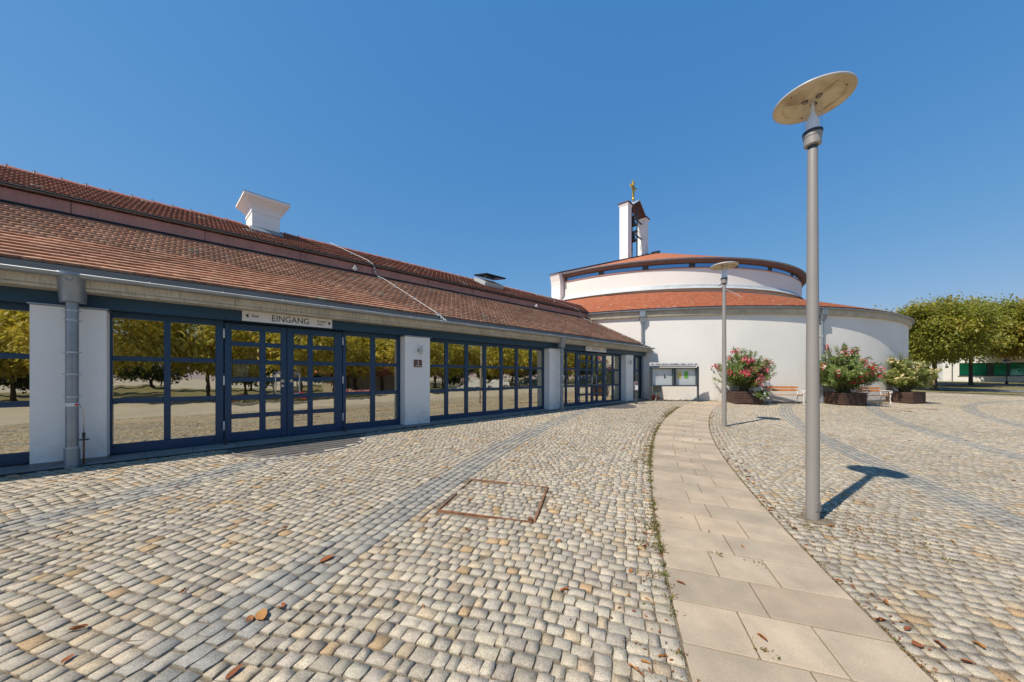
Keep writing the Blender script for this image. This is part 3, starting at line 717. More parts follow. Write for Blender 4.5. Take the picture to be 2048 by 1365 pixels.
# door mats: half-round gratings
def mat_grate(tc, rr, label):
    m = empty('door_mat', (*TS(tc, 7.9), g(*TS(tc, 7.9))), HALLROT); tag(m, label, 'door mat')
    def gl(x, y): return g(*TS(tc + x, 7.9 + y)) - g(*TS(tc, 7.9))
    NA = 24; P = [(rr * math.cos(a), -rr * math.sin(a) ) for a in np.linspace(0, pi, NA + 1)]
    P = [(x, y) for x, y in P] + [(-rr, .08), (rr, .08)]
    V = [(x, y, gl(x, y) - .012) for x, y in P]; MB().add(V, [tuple(range(len(V)))]).build('tray', 'grate', m)
    rim = [(x, y, gl(x, y) + .002) for x, y in P[:NA + 1]]; MB().tube(rim, .010, 6).build('rim', 'zincm', m)
    k = 0; x = -rr + .08
    while x < rr - .05:
        yb = -math.sqrt(max(rr * rr - (abs(x) + .04) ** 2, .001)) + .02
        yy = .07
        while yy - .17 > yb:
            z = gl(x, yy - .08) ; MB().box(x - .067, x + .067, yy - .165, yy, z - .012, z + .001 + random.uniform(-.0015, .0015)).build('mat_tile', 'grate', m); yy -= .172
        x += .142
    return m
mat_grate(1.62, 1.17, 'dark half-round mat of small tiles before the near glass doors')
mat_grate(12.95, 1.22, 'dark half-round mat before the far glass doors beside the grey post')

# signs on the lintel
def sign(t0, t1, label, fnt, faint):
    s = empty('entrance_sign', (*TS(t0, S0 + .02), .30), HALLROT); tag(s, label, 'sign')
    w = t1 - t0; MB().box(0, w, 0, .025, 2.366, 2.560, .002).build('board', 'signw', s)
    mt = 'letter' if not faint else 'ink'
    o = link('lettering', textmesh('EINGANG', .175, mt, xs=.86), s); o.location = (w * .505, -.002, 2.46)
    o = link('lettering', textmesh('Saal', .075, mt), s); o.location = (.20, -.002, 2.475)
    o = link('lettering', textmesh('Kreativ-\nraum', .06, mt, align='LEFT'), s); o.location = (w - .30, -.002, 2.462)
    for sx, xx in ((-1, .075), (1, w - .055)):
        MB().add([(xx + sx * .028, -.002, 2.47), (xx - sx * .022, -.002, 2.515), (xx - sx * .022, -.002, 2.425)], [(0, 1, 2)]).build('arrow', mt, s)
sign(.679, 2.258, 'white sign reading EINGANG in dark letters above the near doors', .2, False)
sign(12.0, 13.57, 'white sign with faded lettering above the far doors', .2, True)
# house number plaque, wall lamps
pq = empty('house_number', (*TS(4.205, S0), .30), HALLROT); tag(pq, 'brown enamel house number plate with a white 3 on pillar', 'number plate')
MB().box(0, .235, -.016, -.002, 1.54, 1.735, .004).build('plate', 'brownplate', pq)
o = link('numeral', textmesh('3', .13, 'signw'), pq); o.location = (.118, -.019, 1.655)
MB().box(.05, .19, -.019, -.0165, 1.565, 1.59).build('caption', 'ink', pq)
for x, z in ((.02, 1.56), (.215, 1.56), (.02, 1.715), (.215, 1.715)): MB().tube([(x, -.016, z), (x, -.021, z)], .008, 6).build('screw', 'zinc', pq)
def walllamp(t, label):
    w = empty('wall_lamp', (*TS(t, S0), .30), HALLROT); tag(w, label, 'wall lamp', 'steel wall lamps on the pillars')
    MB().tube([(0, 0, 1.98), (0, -.02, 1.98)], .045, 12).build('base_plate', 'steel', w, 40)
    MB().tube([(0, -.02, 1.98), (0, -.07, 1.98)], .016, 8).build('arm', 'steel', w, True)
    MB().tube([(0, -.10, 1.87), (0, -.10, 2.09)], .038, 14).build('cylinder', 'steel', w, 40)
    MB().lathe([(.03, 2.0905), (.03, 2.093), (0, 2.093)], 12, (0, -.10)).build('lens', 'opal', w)
walllamp(4.36, 'small steel cylinder lamp above the number plate on the second pillar')
walllamp(15.62, 'small steel cylinder lamp on the pillar beside the far doors')

# ================================================================== the round church hall
gz0 = .25
RH = empty('round_hall', (*CB, gz0)); tag(RH, 'round white hall with two tiers of orange tiled roof and clerestory', 'building')
def rp(mb, name, mat, parent=RH, smooth=False): return mb.build(name, mat, parent, smooth)
a0, a1 = R(-200), R(35)
NS = 220
ZE = 5.1 - gz0
rp(MB().lathe([(RW + .0, -.5), (RW, 4.75 - gz0)], NS, a0=a0, a1=a1), 'wall', 'white2', smooth=True)
rp(MB().lathe([(RW + .012, -.5), (RW + .012, .06), (RW, .065)], NS, a0=a0, a1=a1), 'plinth', 'slabg', smooth=30)
rp(MB().lathe([(RW - .02, 4.74 - gz0), (RW + .12, 4.75 - gz0), (RW + .13, 4.78 - gz0), (RW + .155, 4.95 - gz0), (RW + .16, 5.05 - gz0), (RW, 5.1 - gz0)], NS, a0=a0, a1=a1), 'eaves_concrete', 'conc', smooth=30)
gc = (RW + .20, ZE - .02)
rp(MB().lathe([(gc[0] - .07, ZE)] + [(gc[0] + .065 * math.cos(a), gc[1] + .065 * math.sin(a)) for a in np.linspace(pi, 2 * pi, 8)] + [(gc[0] + .065, ZE), (gc[0] + .05, ZE)], NS, a0=a0, a1=a1), 'gutter', 'zinc', smooth=40)
def cone_rows(name, r0, z0, r1, z1, pal, lich, parent=RH, c=(0, 0), apex=None, A0=a0, A1=a1, seg=330):
    """stepped courses of small flat tiles on a cone"""
    Ls = math.hypot(r1 - r0, z1 - z0); rows = int(Ls / .16); V = []; Fc = []; Cc = []
    nrm = np.array([z1 - z0, r0 - r1]) / Ls
    for i in range(rows):
        f0, f1 = i / rows, (i + 1) / rows
        n_ = seg; off = (.5 if i % 2 else 0)
        aa = A0 + (A1 - A0) * np.linspace(0, 1, n_ + 1)
        pts = []
        for f, h in ((f0, 0.), (f0, .034), (f1, .006)):
            if apex is None:
                r = r0 + (r1 - r0) * f + nrm[0] * h; z = np.full(n_ + 1, z0 + (z1 - z0) * f + nrm[1] * h)
                x = c[0] + r * np.cos(aa); y = c[1] + r * np.sin(aa)
            else:
                ex, ey = c[0] + r0 * np.cos(aa), c[1] + r0 * np.sin(aa)
                x = ex + (apex[0] - ex) * f; y = ey + (apex[1] - ey) * f; z = np.full(n_ + 1, z0 + (apex[2] - z0) * f + h * .9)
            pts.append(np.stack([x, y, z + RNG.normal(0, .0015, n_ + 1)], -1))
        b = len(V) and sum(len(q) for q in V); P = np.concatenate(pts); V.append(P)
        k = np.arange(n_); m_ = n_ + 1
        Fc.append(np.stack([b + k, b + k + 1, b + m_ + k + 1, b + m_ + k], -1)); Fc.append(np.stack([b + m_ + k, b + m_ + k + 1, b + 2 * m_ + k + 1, b + 2 * m_ + k], -1))
        col = tile_cols(n_, pal, lich); Cc += [col, col]
    return link(name, npmesh(name, np.concatenate(V), np.concatenate(Fc), 'tile', np.concatenate(Cc)), parent)
PALR = [(.44, .145, .07), (.40, .125, .06), (.47, .17, .085), (.42, .155, .08), (.36, .115, .06)]
C2 = (.4, -.5)           # the drum sits slightly off centre
rp(MB().lathe([(RW + .16, ZE - .0), (RW - .02, ZE + .10)], NS, a0=a0, a1=a1), 'zinc_apron', 'zincd', smooth=True)
cone_rows('lower_roof', RW + .02, ZE + .10, 13.35, 7.55 - gz0, PALR, .01, seg=620)
# round hall downpipes
for ang_px in (-107.6, -81.3):
    a = R(ang_px); dp = empty('downpipe', (0, 0, 0), a + pi / 2); dp.parent = RH
    rr = RW + .10
    gl_ = g(CB[0] + rr * math.cos(a), CB[1] + rr * math.sin(a)) - gz0
    MB().tube([(0, -rr, gl_ - .03), (0, -rr, 4.1)], .06, 12).build('pipe', 'zinc', dp, 40)
    MB().tube([(0, -rr, 4.08), (0, -rr, 4.2)], .085, 12).tube([(0, -rr, gl_), (0, -rr, gl_ + .35)], .075, 12).build('sleeve', 'zinc', dp, 40)
    frustum(MB(), [(-.09, .09, -rr - .1, -rr + .08, 4.2), (-.12, .12, -rr - .15, -rr + .06, 4.46), (-.14, .14, -rr - .18, -rr + .06, 4.50), (-.14, .14, -rr - .18, -rr + .06, ZE - .08)]).build('hopper_head', 'zinc', dp)
    for z in (.9, 2.2, 3.4): MB().lathe([(.062, z - .015), (.068, z - .012), (.068, z + .012), (.062, z + .015)], 12, (0, -rr)).box(-.05, .05, -rr + .05, -rr + .12, z - .01, z + .01).build('bracket', 'zincl', dp)
# drum
EA = math.atan2(-10.1, -9.4); b0, b1 = EA, EA + R(178); R2 = 13.5; ZD = 7.5 - gz0
zt = lambda z: z - gz0
rp(MB().lathe([(R2, ZD - .6), (R2, zt(8.93))], 160, C2, b0, b1), 'drum_wall', 'white2', smooth=True)
rp(MB().lathe([(R2 + .30, ZD - .02), (R2 + .16, ZD + .13), (R2 + .12, ZD + .13), (R2 + .06, ZD + .30), (R2 - .01, ZD + .31)], 160, C2, b0, b1), 'drum_flashing', 'zincl', smooth=25)
rp(MB().lathe([(R2 + .05, zt(8.90)), (R2 + .05, zt(8.955)), (R2 - .1, zt(8.955))], 160, C2, b0, b1), 'drum_sill', 'copper', smooth=25)
rp(MB().lathe([(R2 - .06, zt(8.95)), (R2 - .06, zt(9.3))], 160, C2, b0, b1), 'drum_band', 'anth', smooth=True)
rp(MB().lathe([(R2 - .1, zt(9.24)), (R2 + .05, zt(9.255)), (R2 + .22, zt(9.33)), (R2 + .25, zt(9.46)), (R2 + .1, zt(9.5))], 160, C2, b0, b1), 'drum_soffit', 'soffit', smooth=25)
gr = R2 + .30
rp(MB().lathe([(gr - .08, zt(9.52))] + [(gr + .075 * math.cos(a), zt(9.5) + .075 * math.sin(a)) for a in np.linspace(pi, 2 * pi, 7)] + [(gr + .075, zt(9.52)), (gr + .06, zt(9.52))], 160, C2, b0, b1), 'drum_gutter', 'zinc', smooth=40)
nwin = 14
for i in range(nwin):
    wa0 = b0 + (b1 - b0) * (i + .06) / nwin; wa1 = b0 + (b1 - b0) * (i + .94) / nwin
    w = empty('clerestory_window', (0, 0, 0)); w.parent = RH
    P = [(C2[0] + (R2 - .03) * math.cos(a), C2[1] + (R2 - .03) * math.sin(a)) for a in np.linspace(wa0, wa1, 5)]
    MB().add([(x, y, zt(8.985)) for x, y in P] + [(x, y, zt(9.225)) for x, y in P], [(k, k + 1, 6 + k, 5 + k) for k in range(4)]).build('pane', 'blueglass', w)
    fr = MB()
    for zz in (8.972, 9.232): fr.tube([(C2[0] + (R2 - .02) * math.cos(a), C2[1] + (R2 - .02) * math.sin(a), zt(zz)) for a in np.linspace(wa0, wa1, 5)], .016, 4)
    for a in (wa0, wa1): fr.tube([(C2[0] + (R2 - .02) * math.cos(a), C2[1] + (R2 - .02) * math.sin(a), zt(z)) for z in (8.97, 9.235)], .022, 4)
    fr.build('frame', 'anth', w)
e2 = np.array([math.cos(EA + pi), math.sin(EA + pi)]); l2 = np.array([-e2[1], e2[0]])
E0 = np.array(C2) + 13.75 * np.array([math.cos(EA), math.sin(EA)])
AP = E0 + e2 * 20.0; apex = (AP[0], AP[1], zt(16.45))
cone_rows('upper_roof', R2 + .25, zt(9.53), 0, 0, PALR, .008, c=C2, apex=apex, A0=b0, A1=b1, seg=330)
for frac in (.265, .66):
    a = b0 + (b1 - b0) * frac; x, y = C2[0] + (R2 + .09) * math.cos(a), C2[1] + (R2 + .09) * math.sin(a)
    x2, y2 = C2[0] + (R2 + .5) * math.cos(a - .05), C2[1] + (R2 + .5) * math.sin(a - .05)
    rp(MB().tube([(x, y, zt(9.4)), (x, y, ZD + .42), ((x + x2) / 2, (y + y2) / 2, ZD + .25), (x2, y2, ZD + .1)], .05, 8), 'drum_downpipe', 'zinc', smooth=True)
    rp(MB().tube([(x2, y2, ZD + .05), (C2[0] + (R2 + 4.5) * math.cos(a - .12), C2[1] + (R2 + 4.5) * math.sin(a - .12), ZD - 1.62)], .012, 5), 'lightning_wire', 'zincl')
# cut wall (fin) on the left with copper coping
def fin_pt(k, w, z): p = E0 + e2 * k + l2 * w; return (p[0], p[1], z)
sl_ = (16.45 - 9.6) / 20
fz = lambda k: zt(9.60 + sl_ * k)
prof_f = [(-.25, ZD - 1.), (-.25, zt(8.6)), (-.30, zt(8.95)), (-.42, zt(9.35)), (-.45, zt(9.5)), (19.5, fz(19.5)), (19.5, ZD - 1.)]
rp(MB().extr(prof_f, .06, .90, lambda u, v, w: fin_pt(u, w, v)), 'cut_wall', 'white')
rp(MB().extr([(-.52, zt(9.51)), (19.6, fz(19.6) + .02), (19.6, fz(19.6) + .14), (-.52, zt(9.56))], -.04, .96, lambda u, v, w: fin_pt(u, w, v)), 'coping', 'copperd')
rp(MB().box(-.5, .5, -.3, .3, 0, .3).xf(Matrix.Translation(fin_pt(17.0, -.9, fz(17) - .1)) @ Matrix.Rotation(EA + pi, 4, 'Z') @ Matrix.Rotation(-.3, 4, 'Y')), 'roof_hatch', 'anth')
# bell tower
bt_o = Vector((CB[0], CB[1], gz0)) + Vector(fin_pt(12.1, .45, fz(12.1)))
BT = empty('bell_tower', bt_o, EA + pi); tag(BT, 'slim twin-pillared white bell tower with gilded cross on the roof', 'bell tower')
zT = 19.45 - bt_o.z
for i, kx in enumerate((0., 4.55)):
    MB().box(kx - .43, kx + .43, -.46, .46, -1.6 if i == 0 else -.4, zT - .28, .01).build('column', 'white', BT)
    frustum(MB(), [(kx - .43, kx + .43, -.46, .46, zT - .279), (kx - .50, kx + .50, -.53, .53, zT - .10), (kx - .50, kx + .50, -.53, .53, zT)]).build('column_head', 'white', BT)
    MB().box(kx - .56, kx + .56, -.60, .60, zT + .002, zT + .13, .01).build('column_cap', 'copperd', BT)
xm = 2.28
V = [(.45, zT + .10), (xm, zT + 1.25), (4.1, zT + .10), (4.1, zT - .02), (xm, zT + 1.11), (.45, zT - .02)]
MB().extr(V, -.58, .58, lambda u, v, w: (u, w, v)).build('folded_roof', 'zincl', BT)
MB().extr([(.47, zT - .03), (xm, zT + 1.10), (4.08, zT - .03), (4.08, zT - .06), (xm, zT + 1.06), (.47, zT - .06)], -.57, .57, lambda u, v, w: (u, w, v)).build('roof_lining', 'copperd', BT)
for y in (-.28, .28): MB().box(xm - .05, xm + .05, y - .05, y + .05, -1.2, zT + .95).build('steel_post', 'anth', BT)
for zb in (zT - 1.55, zT - 3.25):
    b = empty('bell', (xm - .55, 0, zb)); b.parent = BT
    MB().lathe([(.0, .78), (.16, .76), (.22, .66), (.26, .4), (.34, .16), (.46, .0), (.43, .0), (.3, .15), (.0, .2)], 24).build('bell_body', 'bell', b, 50)
    MB().tube([(0, 0, .5), (0, 0, -.1)], .03, 8).tube([(0, 0, -.02), (0, 0, -.16)], .07, 8).build('clapper', 'dark', b)
    MB().box(-.12, .12, -.5, .5, .80, 1.0).build('yoke', 'anth', b)
    MB().tube([(.62, .5 * math.cos(a), .85 + .5 * math.sin(a)) for a in np.linspace(0, 2 * pi, 25)], .03, 6).build('bell_wheel', 'dark', b)
for z in (zT - .7, zT - 2.4): MB().box(.44, 4.1, -.06, .06, z, z + .12).build('bell_beam', 'anth', BT)
cr = empty('cross', (xm - .35, 0, zT + 1.15)); cr.parent = BT
MB().lathe([(0, -.1), (.05, -.1), (.05, .1), (.14, .14), (.16, .26), (.1, .38), (.05, .42), (.05, .5), (.13, .52), (.13, .58), (0, .6)], 16).build('ball', 'gold', cr, 40)
MB().box(-.11, .11, -.10, .10, .58, 2.2, .02).build('upright', 'gold', cr)
o = MB().box(-.66, .66, -.09, .09, 1.38, 1.62, .02).build('arm', 'gold', cr)

# ================================================================== street lamps
def street_lamp(x, y, label, rz):
    o = empty('street_lamp', (x, y, g(x, y)), rz); tag(o, label, 'street lamp', 'disc street lamps along the footpath')
    MB().lathe([(.060, -.05), (.060, .10), (.0595, 1.0), (.053, 2.4), (.045, 4.0), (.0445, 4.02), (.03, 4.025)], 28).build('pole', 'pole', o, 40)
    MB().lathe([(.20, -.03), (.17, -.004), (.10, .0), (.062, .004)], 24).build('mortar_collar', 'joint', o, True)
    MB().box(-.035, .035, -.0625, -.055, .10, .20, .002).build('base_hatch', 'pole', o)
    MB().lathe([(.04, 3.99), (.038, 4.06), (.055, 4.065)], 20).build('neck', 'anth', o, 40)
    MB().lathe([(.05, 4.06), (.075, 4.07), (.078, 4.15), (.083, 4.155), (.083, 4.185), (.072, 4.19)], 28).build('housing', 'pole', o, 40)
    MB().lathe([(.084, 4.186), (.088, 4.19), (.088, 4.215), (.07, 4.22), (0, 4.22)], 28).build('gasket', 'dark', o, 40)
    MB().lathe([(.083, 4.215), (.083, 4.55)], 28).build('glass_cylinder', 'clear', o, True)
    MB().lathe([(.062, 4.221), (.060, 4.31), (.045, 4.36), (.020, 4.42), (.013, 4.50), (.012, 4.56), (0, 4.56)], 20).build('reflector_cone', 'opal', o, True)
    d = empty('disc', (0, 0, 0)); d.parent = o
    MB().lathe([(.0, 4.62), (.15, 4.615), (.30, 4.595), (.347, 4.57), (.350, 4.56), (.347, 4.552), (.340, 4.552)], 56).build('cover', 'lamptop', d, 30)
    MB().lathe([(.340, 4.553), (.272, 4.556), (.262, 4.562), (.262, 4.576)], 56).build('rim', 'lampdisc', d, 25)
    V = [(0, 0, 4.563)]; F_ = []
    for k in range(24):
        a = 2 * pi * k / 24; V.append((.262 * math.cos(a), .262 * math.sin(a), 4.575 - .014 * abs(math.sin(1.5 * a))))
    F_ = [(0, 1 + (k + 1) % 24, 1 + k) for k in range(24)]
    MB().add(V, F_).build('reflector', 'lampdisc', d)
    for k in range(3):
        a = 2 * pi * k / 3 + .4; MB().tube([(.085 * math.cos(a), .085 * math.sin(a), 4.54), (.255 * math.cos(a), .255 * math.sin(a), 4.566)], .005, 5).build('rib', 'lampdisc', d)
        MB().tube([(.27 * math.cos(a + .5), .27 * math.sin(a + .5), 4.551), (.27 * math.cos(a + .5), .27 * math.sin(a + .5), 4.56)], .008, 8).build('screw', 'rust', d)
        MB().lathe([(.018, 4.552), (.03, 4.551), (.03, 4.556)], 12, (.07 * math.cos(a), .07 * math.sin(a))).build('lamp_slot', 'dark', d)
    return o
street_lamp(3.28, 3.71, 'tall grey street lamp with cream disc head standing nearest, beside the footpath', .3)
street_lamp(6.04, 9.68, 'grey disc street lamp farther back, in front of the round white wall', 1.1)

# ================================================================== notice board
nb = empty('notice_board', (6.80, 16.69, g(6.8, 16.69)), math.atan2(.2, 2.45)); tag(nb, 'grey two-bay glazed notice board with header strip by the round wall', 'notice board')
wn = 2.45; zb_, zt_ = .76, 1.66
for x in (.0, wn): MB().box(x - .035, x + .035, -.03, .05, -.1, 1.72, .004).build('post', 'anth', nb)
MB().box(.037, wn - .037, .10, .13, zb_, zt_).build('back_panel', 'boxg', nb)
for a, b in ((.037, wn / 2 - .03), (wn / 2 + .03, wn - .037)):
    c = empty('display_case', (a, 0, 0)); c.parent = nb; w = b - a
    MB().box(0, w, -.05, .098, zb_ - .03, zb_ + .03, .003).box(0, w, -.05, .098, zt_ - .05, zt_, .003).box(0, .045, -.048, .098, zb_ + .031, zt_ - .051, .003).box(w - .045, w, -.048, .098, zb_ + .031, zt_ - .051, .003).build('case_frame', 'anth', c)
    MB().box(.046, w - .046, .085, .097, zb_ + .032, zt_ - .052).build('pin_panel', 'paper', c)
    MB().add([(.046, -.03, zb_ + .032), (w - .046, -.03, zb_ + .032), (w - .046, -.03, zt_ - .052), (.046, -.03, zt_ - .052)], [(0, 1, 2, 3)]).build('pane', 'clear', c)
    if a < .5:
        for xx, z0_, z1_, ww in ((.22, 1.12, 1.40, .22), (.62, 1.08, 1.42, .26)): MB().box(xx, xx + ww, .081, .0835, z0_, z1_).build('notice', 'signw', c)
        for j in range(6): MB().box(.25, .25 + random.uniform(.1, .17), .0795, .0805, 1.36 - j * .035, 1.372 - j * .035).build('text_line', 'ink', c)
        MB().add([(.70, .0795, 1.13), (.80, .0795, 1.13), (.80, .0795, 1.2), (.74, .0795, 1.22), (.735, .0795, 1.33), (.70, .0795, 1.33)], [(0, 1, 2, 3, 4, 5)]).build('picture', 'letter', c)
    else:
        MB().box(.16, .38, .081, .0835, 1.12, 1.47).build('notice', 'papy', c); MB().box(.52, .74, .081, .0835, 1.12, 1.47).build('notice', 'papg', c)
        for j in range(5): MB().box(.20, .20 + random.uniform(.08, .14), .0795, .0805, 1.38 - j * .05, 1.39 - j * .05).build('text_line', 'ink', c)
hd = MB().box(-.04, wn - .0, -.02, .02, 1.745, 1.90, .004).build('header', 'signw', nb)
x = .02
while x < wn - .08:
    w = random.uniform(.018, .045); MB().box(x, x + w, -.0235, -.0205, 1.79, 1.79 + random.choice((.055, .06, .03))).build('letter_stroke', 'letter', hd); x += w + random.choice((.012, .014, .05))
MB().box(.12, wn - .12, -.01, .01, 1.70, 1.744).build('header_rail', 'anth', nb)
# cabinet below it
cb_ = empty('meter_cabinet', (7.02, 17.06, g(7.02, 17.06)), .06); tag(cb_, 'small grey-green cabinet under the left end of the notice board', 'cabinet')
MB().box(0, .42, -.10, .10, .42, .95, .008).build('case', 'boxg', cb_); MB().box(.02, .40, -.108, -.1005, .44, .90, .004).build('door', 'boxg', cb_)
MB().box(-.02, .44, -.12, .12, .951, .985, .005).build('lid', 'boxg', cb_); MB().box(.30, .36, -.114, -.1085, .84, .86).build('label_plate', 'signw', cb_)
MB().tube([(.21, 0, -.05), (.21, 0, .42)], .035, 10).build('leg', 'zincl', cb_, 40)
# bollard post with opening plate
bl = empty('door_opener_post', (5.61, 15.38, g(5.61, 15.38))); tag(bl, 'short grey post with pale push plate near the far doors', 'post')
MB().box(-.055, .055, -.055, .055, -.05, .98, .006).build('shaft', 'anth', bl); MB().box(-.075, .075, -.075, .075, .60, 1.00, .008).build('head', 'zinc', bl)
MB().box(-.055, .055, -.082, -.0755, .63, .83, .002).build('push_plate', 'signw', bl); MB().box(-.05, .05, -.082, -.0755, .86, .97, .002).build('sign_plate', 'brownplate', bl)
# coiled orange hose by the wall
hs = empty('garden_hose', (*TS(17.25, 7.75), g(*TS(17.25, 7.75)))); tag(hs, 'coiled orange hose lying on the ground below the narrow window', 'hose')
P = []
for k in range(130):
    a = k * .28; rr = .21 + .035 * math.sin(k * .37); P.append((rr * math.cos(a), rr * .8 * math.sin(a), .03 + .0016 * k + .012 * math.sin(k * .9)))
MB().tube(P, .018, 6).build('coil', 'hose', hs, True); MB().tube([(.2, .05, .2), (.33, -.08, .10), (.42, -.12, .02)], .02, 6).build('nozzle', 'dark', hs, True)

# ================================================================== manhole covers
def frame_cover(cx_, cy_, rz, w, d, label, tiles):
    o = empty('access_cover', (cx_, cy_, g(cx_, cy_)), rz); tag(o, label, 'access cover')
    def zl(u, v): c, s = math.cos(rz), math.sin(rz); return g(cx_ + u * c - v * s, cy_ + u * s + v * c) - g(cx_, cy_)
    def bar(p, q, wd, h0, h1):
        d_ = Vector((q[0] - p[0], q[1] - p[1])); n_ = Vector((-d_.y, d_.x)).normalized() * wd / 2
        P = [(p[0] - n_.x, p[1] - n_.y), (q[0] - n_.x, q[1] - n_.y), (q[0] + n_.x, q[1] + n_.y), (p[0] + n_.x, p[1] + n_.y)]
        MB().add([(a, b, zl(a, b) + h0) for a, b in P] + [(a, b, zl(a, b) + h1) for a, b in P], [(3, 2, 1, 0), (4, 5, 6, 7), (0, 1, 5, 4), (1, 2, 6, 5), (2, 3, 7, 6), (3, 0, 4, 7)]).build('steel_edge', 'rust', o)
    a, b = w / 2, d / 2
    bar((-a, -b), (a - .012, -b), .020, -.03, .012); bar((a, -b), (a, b - .012), .020, -.03, .013); bar((a, b), (-a + .012, b), .009, -.03, .006); bar((-a, b), (-a, -b + .012), .009, -.03, .006)
    MB().box(a - .07, a - .03, -b + .03, -b + .07, -.03, .008).build('lift_eye', 'rust', o)
    if tiles: MB().add([(u, v, zl(u, v) - .002) for u, v in ((-a, -b), (a, -b), (a, b), (-a, b))], [(0, 1, 2, 3)]).build('infill', 'farcob', o)
    return o
frame_cover(manc[0], manc[1], math.atan2(mand[1], mand[0]), 1.07, 1.07, 'large square access cover with rusty steel edge set in the cobbles', False)
frame_cover(16.28, 14.7, -.18, 1.2, .7, 'small rusty-edged access cover in the paving, nearer the middle planter', True)
frame_cover(18.6, 15.75, -.18, 1.3, .7, 'small rusty-edged access cover in the paving before the yellow-flowered shrub', True)

# ================================================================== benches
def bench(x, y, rz, label):
    o = empty('park_bench', (x, y, g(x, y)), rz); tag(o, label, 'bench', 'white and orange benches at the round wall'); L_ = .86
    for k in range(4): MB().box(-L_, L_, -.22 + k * .10, -.22 + k * .10 + .082, .43 - .006 * k, .458 - .006 * k, .005).build('seat_slat', 'bench', o)
    for z, yy in ((.66, .205), (.80, .235)): 
        s = MB().box(-L_, L_, -.012, .012, -.05, .05, .005).build('back_slat', 'bench', o); s.location = (0, yy, z); s.rotation_euler = (R(-12), 0, 0)
    for sx in (-1, 1):
        X_ = sx * (L_ - .06); f = empty('side_frame', (X_, 0, 0)); f.parent = o
        MB().tube([(0, -.25, .0), (0, -.235, .06), (0, -.20, .22), (0, -.22, .36), (0, -.24, .42)], [.026, .02, .018, .02, .022], 8).build('front_leg', 'iron', f, True)
        MB().tube([(0, .26, .0), (0, .22, .12), (0, .15, .30), (0, .14, .42), (0, .18, .56), (0, .225, .74), (0, .25, .86)], [.026, .02, .02, .02, .018, .016, .012], 8).build('rear_leg', 'iron', f, True)
        MB().tube([(0, -.25, .415), (0, 0, .40), (0, .15, .40)], .018, 8).build('seat_rail', 'iron', f, True)
        P = [(0, .20, .66), (0, .05, .665), (0, -.12, .66), (0, -.24, .655)] + [(0, -.24 - .055 * math.sin(a), .60 + .055 * math.cos(a)) for a in np.linspace(.3, 5.2, 12)]
        MB().tube(P, .016, 8).build('armrest', 'iron', f, True)
        MB().tube([(0, -.24, .42), (0, -.20, .52), (0, -.25, .58)], .014, 8).tube([(0, -.05 - .06 * math.cos(a), .53 + .06 * math.sin(a)) for a in np.linspace(0, 6.2, 14)], .010, 6).build('scroll', 'iron', f, True)
        for yy in (-.25, .26): MB().box(-.035, .035, yy - .04, yy + .04, -.012, .018, .004).build('foot', 'iron', f)
    for k in (-1, 1): MB().tube([(k * .3, .2, .73), (k * .3, .218, .73)], .01, 6).build('bolt', 'dark', o)
    return o
bench(13.42, 16.82, -.05, 'orange slatted bench with white iron ends right of the red oleander')
bench(18.85, 17.72, .22, 'orange slatted bench partly hidden behind the middle planter')

# ================================================================== planters and oleanders
def planter(x, y, rz, label, w=1.15, h=.62):
    o = empty('planter_box', (x, y, g(x, y)), rz); tag(o, label, 'planter', 'dark wooden planter boxes'); a = w / 2
    zb_ = -.03
    for sx in (-1, 1):
        for sy in (-1, 1): MB().box(sx * (a - .05) - .045, sx * (a - .05) + .045, sy * (a - .05) - .045, sy * (a - .05) + .045, -.06, h - .02, .004).build('corner_post', 'planter', o)
    for k in range(5):
        z0_ = .04 + k * .115; z1_ = z0_ + .098
        for side in range(4):
            s = MB().box(-a, a, -.014, .014, z0_, z1_, .004).build('slat', 'planter', o); an = side * pi / 2
            off = a - .012 if side % 2 == 0 else a + .0165
            s.location = (math.sin(an) * off, -math.cos(an) * off, random.gauss(0, .002)); s.rotation_euler = (0, 0, an)
    MB().box(-a + .03, a - .03, -a + .03, a - .03, .0, h - .10).build('liner', 'soil', o)
    return o
pl1 = planter(11.28, 16.55, R(-14), 'dark slatted planter box under the red and pink oleander')
pl2 = planter(16.5, 16.95, R(0), 'dark slatted planter box behind the near lamp pole')
pl3 = planter(21.55, 18.68, R(18), 'dark slatted planter box under the cream-flowered oleander, rightmost')
def quads_from(c, ax, sd, ln, wd, droop, nrmz=None):
    """pointed leaf: base, two sides, tip -> quad"""
    b = c; tip = c + ax * ln[:, None]; tip[:, 2] -= droop * ln
    mid = c + ax * (ln * .45)[:, None]
    return np.stack([b, mid + sd * (wd / 2)[:, None], tip, mid - sd * (wd / 2)[:, None]], 1)
def unit(v): return v / np.maximum(np.linalg.norm(v, axis=-1, keepdims=True), 1e-6)
